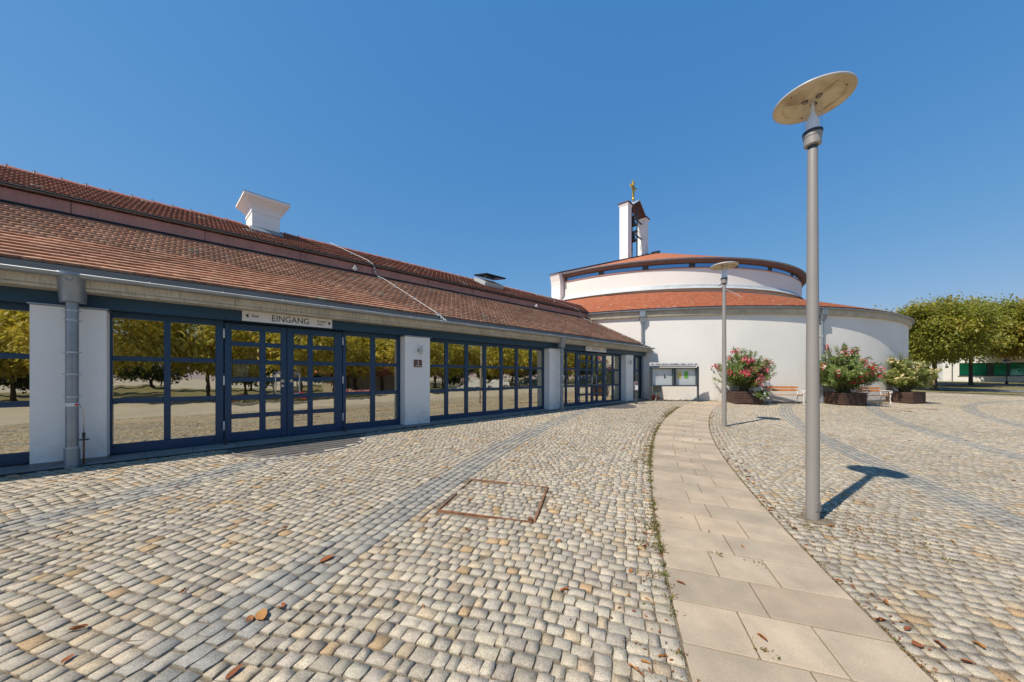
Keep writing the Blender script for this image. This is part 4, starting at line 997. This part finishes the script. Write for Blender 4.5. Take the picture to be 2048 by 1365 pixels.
def oleander(x, y, z, hgt, wx, seed, pal, label, nst=46, fl=230, name='oleander_shrub', leafc=((.16, .225, .055), (.22, .29, .08), (.12, .18, .048), (.28, .32, .11)), zlow=.0):
    rg = np.random.default_rng(seed); o = empty(name, (x, y, z)); tag(o, label, 'shrub', 'potted oleanders at the round wall' if nst > 20 else None)
    st_ = MB(); LV = []; TP = []
    for i in range(nst):
        az = rg.uniform(0, 2 * pi); rad = math.sqrt(rg.uniform(0.0, 1)); ln = hgt * (1 - .42 * rad ** 2) * rg.uniform(.50, 1.10)
        tip = np.array([math.cos(az) * rad * wx, math.sin(az) * rad * wx * .85, ln]); b = np.array([rg.normal(0, .10), rg.normal(0, .10), 0])
        P = []
        for f in np.linspace(0, 1, 7):
            q = b + (tip - b) * np.array([f ** 1.25, f ** 1.25, f ** .9]); q += rg.normal(0, .015, 3) * f; P.append(q)
        st_.tube([tuple(q) for q in P], [.014 * (1 - .75 * f) + .003 for f in np.linspace(0, 1, 7)], 5, cap=False); TP.append(P[-1])
        P = np.array(P)
        nb_ = int(rg.integers(2, 5)); branches = [P]
        for _ in range(nb_):
            f0 = int(rg.integers(2, 5)); d = unit(rg.normal(0, 1, 3) * np.array([1, 1, .35]) + np.array([0, 0, .8])); l_ = hgt * rg.uniform(.16, .34)
            Q = np.array([P[f0] + d * l_ * f for f in np.linspace(0, 1, 4)]); st_.tube([tuple(q) for q in Q], [.007, .006, .005, .003], 4, cap=False); branches.append(Q); TP.append(Q[-1])
        for Q in branches:
            nl = 90 if len(Q) > 4 else 46
            f = rg.uniform(.34 if len(Q) > 4 else .1, 1, nl) ** .7 * (len(Q) - 1.001); k = f.astype(int); fr = (f - k)[:, None]
            c = Q[k] * (1 - fr) + Q[k + 1] * fr; d = unit(Q[k + 1] - Q[k])
            ra = unit(rg.normal(0, 1, (nl, 3))); ra = unit(ra - d * (ra * d).sum(-1, keepdims=True)); ax = unit(ra + d * rg.uniform(.3, 1.3, (nl, 1)))
            sd = unit(np.cross(ax, d + rg.normal(0, .3, (nl, 3)))); LV.append(quads_from(c, ax, sd, rg.uniform(.11, .19, nl), rg.uniform(.024, .038, nl), rg.uniform(0, .25, nl)))
    LV = np.concatenate(LV); LV[..., 2] = np.maximum(LV[..., 2], -.0 + zlow); m = len(LV); pc = np.array(leafc)
    col = pc[rg.integers(0, len(pc), m)] * rg.uniform(.75, 1.3, (m, 1))
    st_.build('stems', 'stem', o, True)
    link('foliage', npmesh('foliage', LV.reshape(-1, 3), np.arange(m * 4).reshape(-1, 4), 'oleaf', col), o)
    # blossoms: five petals
    TP = np.array(TP); cs = TP[rg.integers(0, len(TP), fl)] + rg.normal(0, .075, (fl, 3)); PV = []; PC = []
    lc = LV[:, 2]; rel_ = np.hypot(lc[:, 0], lc[:, 1]) / wx + .5 * lc[:, 2] / hgt; ok_ = np.where((rel_ > .62) & (lc[:, 2] > .12 * hgt))[0]; hubs = np.concatenate([lc[rg.choice(ok_, 24)], TP[rg.integers(0, len(TP), 14)]]); cs = hubs[rg.integers(0, len(hubs), fl)] + rg.normal(0, .085, (fl, 3)) * np.array([1, 1, .8])
    reg = rg.normal(0, 1, 3)
    for c in cs:
        hue = np.array(pal[int(np.clip((c[0] / wx * .5 + .5 + rg.normal(0, .25)) * len(pal), 0, len(pal) - 1))]) * rg.uniform(.8, 1.15)
        nf = int(rg.integers(2, 5))
        for _ in range(nf):
            cc_ = c + rg.normal(0, .03, 3); nrm = unit(rg.normal(0, 1, 3) + np.array([-.2, -.6, .5])); u = unit(np.cross(nrm, rg.normal(0, 1, 3))); v = np.cross(nrm, u)
            for j in range(5):
                a = 2 * pi * j / 5; d1 = u * math.cos(a) + v * math.sin(a); s1 = np.cross(nrm, d1)
                PV.append([cc_, cc_ + d1 * .026 + s1 * .019 + nrm * .006, cc_ + d1 * .047 + nrm * .004, cc_ + d1 * .026 - s1 * .019 + nrm * .006]); PC.append(hue)
    PV = np.array(PV); link('blossoms', npmesh('blossoms', PV.reshape(-1, 3), np.arange(len(PV) * 4).reshape(-1, 4), 'flower', np.array(PC)), o)
    return o
REDS = [(.58, .07, .12), (.64, .09, .13), (.68, .16, .22), (.74, .34, .42)]
oleander(11.28, 16.55, g(11.28, 16.55) + .5, 2.15, 1.35, 3, REDS, 'red and pink flowering oleander in the planter nearest the notice board', nst=75, fl=420)
oleander(16.5, 16.95, g(16.5, 16.95) + .5, 2.4, 1.75, 5, [(.72, .66, .52), (.60, .05, .07), (.55, .05, .08), (.64, .10, .12), (.72, .28, .36)], 'largest red flowering oleander, partly behind the near lamp pole', nst=95, fl=360)
oleander(21.55, 18.68, g(21.55, 18.68) + .5, 2.1, 1.45, 9, [(.78, .62, .33), (.80, .68, .42), (.75, .58, .32)], 'cream-yellow flowering oleander, rightmost, before the trees', nst=80, fl=380, leafc=((.21, .24, .055), (.28, .30, .075), (.16, .195, .05), (.33, .32, .10)))
oleander(11.72, 15.98, g(11.72, 15.98) + .30, .34, .36, 11, [(.78, .76, .60), (.80, .80, .70)], 'small bushy white-flowering plant hanging over the front of a planter', nst=14, fl=70, name='trailing_plant', leafc=((.14, .20, .04), (.20, .26, .06)), zlow=-.25)
# dry border strip of weeds at the foot of the round wall
# ================================================================== trees
def tree_mesh(seed, H, cr, cb, pal, nleaf, flat=.75, lsz=.26):
    rg = np.random.default_rng(seed); tb = MB()
    rt = .17 if H < 9.5 else .21
    tb.tube([(0, 0, -.3), (0, 0, 0), (.02, .01, .35), (.03, 0, cb * .6), (.0, .03, cb + .25)], [rt * 1.7, rt * 1.35, rt * 1.02, rt * .9, rt * .95], 12)
    ccz = (H + cb) / 2; hz = (H - cb) / 2; cl = []
    for i in range(9):
        az = 2 * pi * i / 9 + rg.normal(0, .2); el = rg.uniform(.35, 1.1); ln = cr * rg.uniform(.7, .95)
        P = [(0, 0, cb + .0)]; d = np.array([math.cos(az) * math.cos(el), math.sin(az) * math.cos(el), math.sin(el)]); p = np.array(P[0])
        for k in range(5):
            p = p + d * ln / 4.2; d = unit(d + rg.normal(0, .16, 3) + np.array([0, 0, .02])); P.append(tuple(p)); cl.append(p.copy())
        tb.tube(P, [rt * .55 * (1 - .15 * k) for k in range(6)], 6)
    K = 150; cen = []
    while len(cen) < K:
        v = rg.uniform(-1, 1, 3); q = np.abs(v) ** 2.6
        if .16 < q.sum() < 1.: cen.append(v)
    cen = np.array(cen) * np.array([cr, cr, hz]) + np.array([0, 0, ccz])
    cen[:, 2] += .25 * np.sin(cen[:, 0] * 1.7 + seed) * np.cos(cen[:, 1] * 1.4)
    n = nleaf; k = rg.integers(0, K, n); off = rg.normal(0, 1, (n, 3)) * np.array([.44, .44, .32]) * (cr / 3.2) ** .5
    c = cen[k] + off
    out = unit(c - np.array([0, 0, ccz - .3 * hz])); ax = unit(out * .7 + rg.normal(0, .8, (n, 3)) + np.array([0, 0, -.25])); nr = unit(rg.normal(0, .55, (n, 3)) + np.array([0, 0, 1.]))
    sd = unit(np.cross(nr, ax)); ln = rg.uniform(.7, 1.25, n) * lsz; LV = quads_from(c, ax, sd, ln, ln * .62, rg.uniform(.1, .5, n))
    pc = np.array(pal); cm = rg.integers(0, len(pc), K); col = pc[cm[k]] * .55 + pc[rg.integers(0, len(pc), n)] * .45
    col = col * rg.uniform(.84, 1.18, (n, 1))
    return tb.mesh('trunk', 'bark', 60), npmesh('crown', LV.reshape(-1, 3), np.arange(n * 4).reshape(-1, 4), 'leaf', col)
GREEN = [(.17, .20, .035), (.21, .23, .042), (.13, .165, .03), (.26, .245, .045)]
GOLD = [(.27, .245, .045), (.34, .27, .045), (.21, .205, .038), (.40, .28, .05)]
GREEN = [tuple(v * 1.2 for v in c) for c in GREEN]; GOLD = [tuple(v * 1.15 for v in c) for c in GOLD]
ORNG = [(.46, .31, .05), (.54, .32, .05), (.36, .28, .045), (.56, .31, .055)]
TM = {'m': tree_mesh(6, 9.4, 4.6, 3.0, [(.50, .42, .09), (.56, .44, .09), (.42, .38, .08), (.46, .42, .10)], 15000, lsz=.34), 'a': tree_mesh(1, 8.1, 3.7, 3.1, GREEN[:2] + GOLD[:3], 24000, lsz=.23), 'b': tree_mesh(2, 9.4, 4.7, 3.7, GREEN[:3] + GOLD[:2], 30000, lsz=.26), 'c': tree_mesh(3, 9.2, 4.6, 3.7, ORNG + GOLD[:2], 30000, lsz=.26), 'd': tree_mesh(4, 8.8, 4.2, 3.4, GOLD + GREEN[:2], 12000, lsz=.34), 'e': tree_mesh(5, 11, 5.2, 1.2, [(.09, .115, .03), (.12, .14, .035), (.07, .10, .025)], 15000, lsz=.38)}
def tree(k, x, y, rz, label, sc=1., group='chestnut trees beyond the plaza'):
    o = empty('chestnut_tree', (x, y, g(x, y)), rz); o.scale = (sc, sc, sc); tag(o, label, 'tree', group)
    link('trunk', TM[k][0], o); link('crown', TM[k][1], o); return o
tree('a', 39.4, 31.7, .4, 'green chestnut tree with bare trunk just right of the cream oleander')
tree('b', 54.0, 40.0, 1.3, 'chestnut tree whose trunk stands before the green ribbon windows')
tree('c', 57.6, 36.6, 2.2, 'yellowing chestnut tree at the right edge, its crown over the white building')
tree('d', 54., 52.5, 3.1, 'tree top showing just above the eaves of the round hall', 1.15)
tree('d', 47.0, 38.5, 4.0, 'chestnut crown filling the gap between the two trunks', .95)
tree('c', 69.5, 44.5, 5.0, 'orange-leaved chestnut tree behind the lantern', 1.05)
for i, (x, y) in enumerate([(78, 80), (86, 82), (95, 81), (104, 80), (112, 84)]):
    o = tree('e', x, y, i * 1.3, 'dark evergreen tree in the far background', .8 + .08 * (i % 3), 'dark trees in the far background')

# ================================================================== white building, lantern, car far right
WB = empty('white_building', (63.4, 50., .86), math.atan2(-.34, .94)); tag(WB, 'low white modern building with a green ribbon window behind the trees', 'building')
def wbp(mb, n_, m_, p=WB): return mb.build(n_, m_, p)
wbp(MB().box(0, 30, .06, 12, -.5, .80), 'lower_wall', 'white'); wbp(MB().box(0, 30, .06, 12, 2.66, 4.6), 'upper_wall', 'white')
wbp(MB().box(0, 1.75, .06, 12, .80, 2.66), 'end_wall', 'white'); wbp(MB().box(1.75, 30, 5, 12, .8, 2.66), 'core_wall', 'white'); wbp(MB().box(5.3, 30, .35, .38, .82, 1.7), 'added_pale_panel', 'signw'); wbp(MB().box(1.8, 30, 1.6, 1.65, .82, 2.6), 'added_rear_panel', 'signw')  # two pale panels added behind the green panes to brighten the glass
wbp(MB().box(1.55, 30, -.02, .3, .76, .81), 'sill', 'anth'); wbp(MB().box(-.1, 30.1, -.04, 12.1, 4.6, 4.7), 'roof_edge', 'zinc')
x = 1.75
for k, w in enumerate([3.0, .5, 1.6, 1.9, .5, 1.6, 1.9, .5, 2.6, 2.6, .5, 2.6, 2.6, .5, 2.6, 2.6]):
    wn_ = empty('window', (x, .12, 0)); wn_.parent = WB
    MB().box(0, .09, 0, .1, .811, 2.655).box(w - .09, w, 0, .1, .811, 2.655).box(.09, w - .09, 0, .1, 2.56, 2.655).box(.09, w - .09, 0, .1, .811, .88).build('frame', 'anth', wn_)
    MB().add([(.09, .04, .88), (w - .09, .04, .88), (w - .09, .04, 2.56), (.09, .04, 2.56)], [(0, 1, 2, 3)]).build('pane', 'glassg' if w > .6 else 'anth', wn_); x += w + .002
    if x > 29: break
wbp(MB().tube([(.95, -.03, 0), (.95, -.03, 4.5)], .05, 8), 'downpipe', 'anth')
wbp(MB().box(.25, .6, .03, .059, 2.0, 2.25), 'wall_plate', 'anth'); wbp(MB().box(.3, .5, .03, .059, 2.35, 2.5), 'wall_plate', 'anth')
lt = empty('lantern_post', (61.1, 42., g(61.1, 42.))); tag(lt, 'small black old-fashioned lantern post before the white building', 'street lamp')
MB().lathe([(.13, -.1), (.13, .25), (.09, .35), (.05, .5), (.045, 2.4), (.07, 2.45), (.03, 2.5)], 12).build('post', 'dark', lt, 40)
frustum(MB(), [(-.10, .10, -.10, .10, 2.52), (-.19, .19, -.19, .19, 2.9)]).build('lantern_glass', 'clear', lt)
MB().lathe([(.34, 2.9), (.12, 3.1), (.05, 3.14), (.03, 3.22), (0, 3.26)], 8).build('hood', 'dark', lt)
for sx in (-1, 1):
    for sy in (-1, 1): MB().tube([(sx * .1, sy * .1, 2.5), (sx * .19, sy * .19, 2.92)], .014, 4).build('corner_bar', 'dark', lt)
def car(x, y, rz, paint, label, z=None):
    o = empty('parked_car', (x, y, g(x, y) + .07 if z is None else z), rz); tag(o, label, 'car', 'parked cars')
    P = [(-2.1, .35), (-2.12, .62), (-2.02, .90), (-1.55, .98), (-1.30, 1.02), (-.55, 1.44), (.55, 1.46), (1.15, 1.38), (1.75, 1.02), (2.02, .95), (2.12, .65), (2.08, .33)]
    V = []; nP = len(P)
    for yy, sc in ((-.86, .93), (-.80, 1.), (.80, 1.), (.86, .93)):
        for px_, pz_ in P:
            k = 1 if pz_ < 1.0 else (.80 if abs(yy) > .7 else 1); V.append((px_ * (.985 if abs(yy) > .82 else 1), yy * k, pz_ if abs(yy) < .83 else .33 + (pz_ - .33) * .97))
    F_ = [(i * nP + k, i * nP + (k + 1) % nP, (i + 1) * nP + (k + 1) % nP, (i + 1) * nP + k) for i in range(3) for k in range(nP)] + [tuple(range(nP))[::-1], tuple(range(3 * nP, 4 * nP))]
    MB().add(V, F_).build('body', paint, o, 35)
    for sy in (-1, 1):
        MB().add([(-1.15, sy * .70, 1.05), (-.55, sy * .675, 1.37), (.0, sy * .675, 1.39), (.0, sy * .71, 1.03)], [(0, 1, 2, 3) if sy > 0 else (3, 2, 1, 0)]).build('side_window', 'carglass', o)
        MB().add([(.05, sy * .71, 1.03), (.05, sy * .675, 1.39), (.95, sy * .67, 1.34), (1.45, sy * .70, 1.06)], [(0, 1, 2, 3) if sy > 0 else (3, 2, 1, 0)]).build('side_window', 'carglass', o)
        MB().box(-2.10, -1.92, sy * .62 - .14, sy * .62 + .14, .68, .82, .02).build('headlight', 'headl', o); MB().box(1.95, 2.10, sy * .64 - .12, sy * .64 + .12, .74, .90, .02).build('tail_light', 'lampred', o)
        for wx in (-1.3, 1.28):
            w = empty('wheel', (wx, sy * .80, .32)); w.parent = o
            MB().tube([(0, -.1, 0), (0, .1, 0)], .32, 20).build('tyre', 'tyre', w, 40); MB().tube([(0, -.105, 0), (0, .105, 0)], .21, 16).build('rim', 'rim', w, 40)
    MB().add([(-1.32, -.62, 1.06), (-1.32, .62, 1.06), (-.66, .56, 1.42), (-.66, -.56, 1.42)], [(0, 1, 2, 3)]).build('windscreen', 'carglass', o)
    MB().add([(1.72, -.62, 1.09), (1.72, .62, 1.09), (1.22, .56, 1.38), (1.22, -.56, 1.38)], [(3, 2, 1, 0)]).build('rear_window', 'carglass', o)
    return o
car(89.5, 72., .15, 'carb', 'dark blue car parked in the distance left of the white building')

# ================================================================== what the windows mirror: the park side of the plaza
MIR = [(-26, -25, 'm'), (-19, -29, 'm'), (-5.5, -27, 'm'), (1.5, -30, 'm'), (8.5, -26, 'm'), (15.5, -31, 'm'), (23, -27, 'm'), (31, -33, 'm'), (39, -29, 'm'), (48, -34, 'm'), (57, -30, 'm'), (-12, -38, 'm'), (5, -41, 'm'), (20, -42, 'm'), (36, -44, 'm'), (53, -43, 'm'), (68, -38, 'm'), (79, -44, 'm')]
for i, (t, s, k) in enumerate(MIR):
    x, y = TS(t, s); tree(k, x, y, i * 1.7, 'chestnut tree of the park opposite, mirrored in the hall windows', .92 + .04 * (i % 4), 'chestnut trees mirrored in the windows')
for i in range(14):
    x, y = TS(-50 + i * 11.5 + random.uniform(-1, 1), -62 + random.uniform(-3, 3)); tree('e', x, y, i * 1.1, 'dark evergreen tree closing the park, mirrored low in the hall windows', .85 + .1 * (i % 3), 'dark trees mirrored in the windows')
car(*TS(29.5, -23), HALLROT + .2, 'carw', 'white estate car mirrored in the long window, front one of two'); car(*TS(33.5, -22.5), HALLROT + .25, 'carw', 'white car mirrored in the long window, rear one of two')
car(*TS(41, -22), HALLROT + .1, 'card', 'dark car mirrored at the right end of the long window')
pv = empty('red_roof_pavilion', (*TS(18.6, -36), g(*TS(18.6, -36))), HALLROT); tag(pv, 'red-roofed pavilion mirrored in the window beside the doors', 'building')
frustum(MB(), [(-6, 6, -4.5, 4.5, 2.7), (-1.5, 1.5, -.2, .2, 6.0)]).build('roof', 'ridge', pv)
MB().box(-5, 5, -3.6, 3.6, -.3, 2.7).build('wall', 'room', pv)
for sx in (-5.4, -1.8, 1.8, 5.4): MB().box(sx - .12, sx + .12, 3.9, 4.14, -.3, 2.7).build('post', 'planter', pv)
def flowerbed(t, s, L_, label, pal, seed):
    rg = np.random.default_rng(seed); x, y = TS(t, s); o = empty('flower_bed', (x, y, g(x, y)), HALLROT); tag(o, label, 'flower bed')
    MB().box(-L_ / 2, L_ / 2, -.8, .8, -.1, .18, .02).build('bed_edge', 'slabg', o); n_ = 2600
    c = np.stack([rg.uniform(-L_ / 2, L_ / 2, n_), rg.uniform(-.75, .75, n_), rg.uniform(.2, .62, n_)], -1); ax = unit(rg.normal(0, 1, (n_, 3)) + np.array([0, 0, .6])); sd = unit(np.cross(ax, rg.normal(0, 1, (n_, 3))))
    LV = quads_from(c, ax, sd, rg.uniform(.08, .16, n_), rg.uniform(.05, .09, n_), np.zeros(n_)); col = np.array([(.10, .15, .04)] * n_); k = c[:, 2] > .40; pp = np.array(pal); col[k] = pp[rg.integers(0, len(pp), k.sum())]
    link('flowers', npmesh('flowers', LV.reshape(-1, 3), np.arange(n_ * 4).reshape(-1, 4), 'flower', col), o)
flowerbed(4.2, -17, 5.5, 'bed of red flowers mirrored in the near glass doors', [(.62, .05, .06), (.55, .04, .08)], 1)
flowerbed(12.5, -18.5, 4.5, 'bed of red and white flowers mirrored beside the near doors', [(.62, .05, .06), (.72, .70, .60), (.60, .08, .30)], 2)

tt_, ss_ = np.meshgrid(np.linspace(-70, 110, 91), np.linspace(-80, -32, 25)); xx_, yy_ = TS(tt_, ss_)
ii_ = np.arange(tt_.size).reshape(tt_.shape); FF_ = np.stack([ii_[:-1, :-1], ii_[:-1, 1:], ii_[1:, 1:], ii_[1:, :-1]], -1).reshape(-1, 4)
kind(link('park_lawn', npmesh('park_lawn', np.stack([xx_, yy_, G(xx_, yy_) + .03], -1).reshape(-1, 3), FF_, 'grass', smooth=True)), 'structure')
# ================================================================== fallen leaves and weeds
LF = []
for v in range(6):
    rg = np.random.default_rng(40 + v); mb = MB(); V = []; nu, nv = 5, 3; cu = rg.uniform(.8, 2.2); tw = rg.uniform(-.6, .6)
    for i in range(nu):
        f = i / (nu - 1); w = .40 * math.sin(pi * min(.96, f * .9 + .06)) ** .8
        for j in range(nv):
            q = (j - 1) * w; V.append((f - .5, q * math.cos(cu * abs(q) * 2), .02 + abs(q) * cu * .35 + .22 * (f - .4) ** 2 * cu + tw * q * f * .6))
    mb.add(V, [(i * nv + j, (i + 1) * nv + j, (i + 1) * nv + j + 1, i * nv + j + 1) for i in range(nu - 1) for j in range(nv - 1)])
    mb.tube([(-.5, 0, .04), (-.72, .04, .03)], .012, 4)
    LF.append(mb.mesh('fallen_leaf', 'dry', True))
spots = [(-1.50, 2.76, .105), (-1.57, 2.13, .11), (-1.50, 2.22, .07), (-1.62, 2.10, .06), (-1.42, 1.74, .08), (-2.35, 1.80, .06), (-2.55, 2.0, .08), (2.52, 2.0, .075), (2.75, 2.0, .07), (3.30, 3.52, .075), (3.02, 3.95, .06)]
rl = random.Random(12)
def pol(r, th):
    r = r + float(pdr(th)); return QC[0] + r * math.cos(th), QC[1] + r * math.sin(th)
for k in range(270):
    if k < 150: r = rl.choice((POUT + abs(rl.gauss(0, .16)) + .03, PIN - abs(rl.gauss(0, .13)) - .02)); x, y = pol(r, R(rl.uniform(146, 164.5)))
    elif k < 225: x, y = rl.uniform(-5, 1.6), rl.uniform(1.9, 8)
    else: x, y = rl.uniform(2, 12), rl.uniform(2.2, 12)
    if abs(x) > y * 1.5 or not bool(in_region(np.array(x), np.array(y))): continue
    spots.append((x, y, rl.uniform(.03, .07)))
for x, y, sc in spots:
    o = link('fallen_leaf', LF[rl.randrange(6)]); o.location = (x, y, g(x, y) + .003); o.scale = (sc,) * 3; o.rotation_euler = (rl.gauss(0, .12), rl.gauss(0, .12), rl.uniform(0, 6.28))
    c = rl.choice(((.30, .10, .035), (.36, .14, .045), (.24, .08, .03), (.40, .19, .06))); o.color = (*c, 1)
    tag(o, 'small curled brown leaf lying on the cobbles', 'leaf', 'fallen leaves on the paving')
rg = np.random.default_rng(77); WV = []; WC = []
def tuft(x, y, n_, sp, h, cols):
    z = g(x, y) - .012; c = np.stack([x + rg.normal(0, sp, n_), y + rg.normal(0, sp, n_), np.full(n_, z)], -1)
    ax = unit(rg.normal(0, .7, (n_, 3)) + np.array([0, 0, .75])); ax[:, 2] = np.abs(ax[:, 2]); sd = unit(np.cross(ax, rg.normal(0, 1, (n_, 3)))); ln = rg.uniform(.5, 1.2, n_) * h
    WV.append(quads_from(c, ax, sd, ln, rg.uniform(.008, .016, n_), rg.uniform(0, .4, n_))); p = np.array(cols); WC.append(p[rg.integers(0, len(p), n_)] * rg.uniform(.7, 1.25, (n_, 1)))
GR = [(.16, .17, .05), (.20, .17, .06), (.13, .15, .04), (.26, .19, .09), (.22, .12, .05)]
BR = [(.28, .16, .07), (.24, .13, .06), (.22, .17, .07)]
for k in range(950):
    th_ = R(rg.uniform(145, 165.5)); dens = .5 + .5 * math.sin(th_ * 60) * math.sin(th_ * 23 + 1)
    if rg.random() > dens: continue
    x, y = pol(POUT + .008 + abs(rg.normal(0, .012)), th_); tuft(x, y, 20, .022, .046, GR)
    if rg.random() < .55:
        x, y = pol(POUT + rg.choice([.115, .235, .13]) + rg.normal(0, .03), th_); tuft(x, y, 16, .026, .038, GR + BR)
for k in range(700):
    th_ = R(rg.uniform(146, 167)); x, y = pol(PIN - .008 - abs(rg.normal(0, .015)), th_); tuft(x, y, 8, .02, .022, BR + GR)
for k in range(330):
    x, y = 3.55 + rg.normal(0, .45), 3.45 + rg.normal(0, .33)
    if math.hypot(x - 3.28, y - 3.71) > .1 and math.hypot(x - QC[0], y - QC[1]) < PIN: tuft(x, y, 9, .022, .028, BR + GR)
for k in range(130):
    x, y = rg.uniform(2.8, 7.5), rg.uniform(2.0, 5.5)
    if math.hypot(x - QC[0], y - QC[1]) < PIN - .05: tuft(x, y, 6, .03, .022, GR)
tuft(3.02, 4.02, 40, .05, .05, GR); tuft(1.42, 1.95, 30, .03, .05, GR); tuft(1.78, 2.95, 26, .02, .045, GR); tuft(2.04, 2.83, 22, .02, .04, GR)
for k in range(420):
    a = R(rg.uniform(-106, -45)); rr = RW + abs(rg.normal(0, .07)) + .02; x, y = CB[0] + rr * math.cos(a), CB[1] + rr * math.sin(a)
    if rg.random() < .35 + .5 * (math.sin(a * 14) > .1): tuft(x, y, 9, .05, .10, BR + [(.34, .26, .13)])
WV = np.concatenate(WV); WC = np.concatenate(WC)
NL = 2600; LT = []
for k in range(NL):
    q = rg.random()
    if q < .45: r_ = POUT + abs(rg.normal(0, .17)) + .01; th_ = R(rg.uniform(145, 165.5)); x, y = pol(r_, th_)
    elif q < .75: r_ = PIN - abs(rg.normal(0, .13)) - .01; th_ = R(rg.uniform(145, 167)); x, y = pol(r_, th_)
    elif q < .90: x, y = 3.5 + rg.normal(0, .5), 3.5 + rg.normal(0, .4)
    else: x, y = rg.uniform(-5, 8), rg.uniform(1.8, 9)
    if math.sin(x * 3.1) * math.sin(y * 2.3) < rg.uniform(-1, .6): LT.append((x, y, g(x, y) - .003))
LT = np.array(LT); m_ = len(LT); ax = unit(rg.normal(0, 1, (m_, 3)) * np.array([1, 1, .25])); sd = unit(np.cross(ax, rg.normal(0, .35, (m_, 3)) + np.array([0, 0, 1.]))); ln = rg.uniform(.010, .034, m_)
LQ = quads_from(LT, ax, sd, ln, ln * .55, np.zeros(m_)); LQ[..., 2] = np.maximum(LQ[..., 2], G(LQ[..., 0], LQ[..., 1]) - .002); LQ[..., 2] += rg.uniform(.001, .009, (m_, 4))
lp = np.array([(.30, .12, .045), (.24, .09, .035), (.34, .17, .07), (.18, .10, .045)])
tag(kind(link('leaf_litter', npmesh('leaf_litter', LQ.reshape(-1, 3), np.arange(m_ * 4).reshape(-1, 4), 'weed', lp[rg.integers(0, 4, m_)])), 'stuff'), 'scattered crumbs of brown leaf litter beside the footpath', 'leaf litter')
tag(kind(link('weeds', npmesh('weeds', WV.reshape(-1, 3), np.arange(len(WV) * 4).reshape(-1, 4), 'weed', WC)), 'stuff'), 'low dry weeds growing in the joints along the path edges', 'weeds')
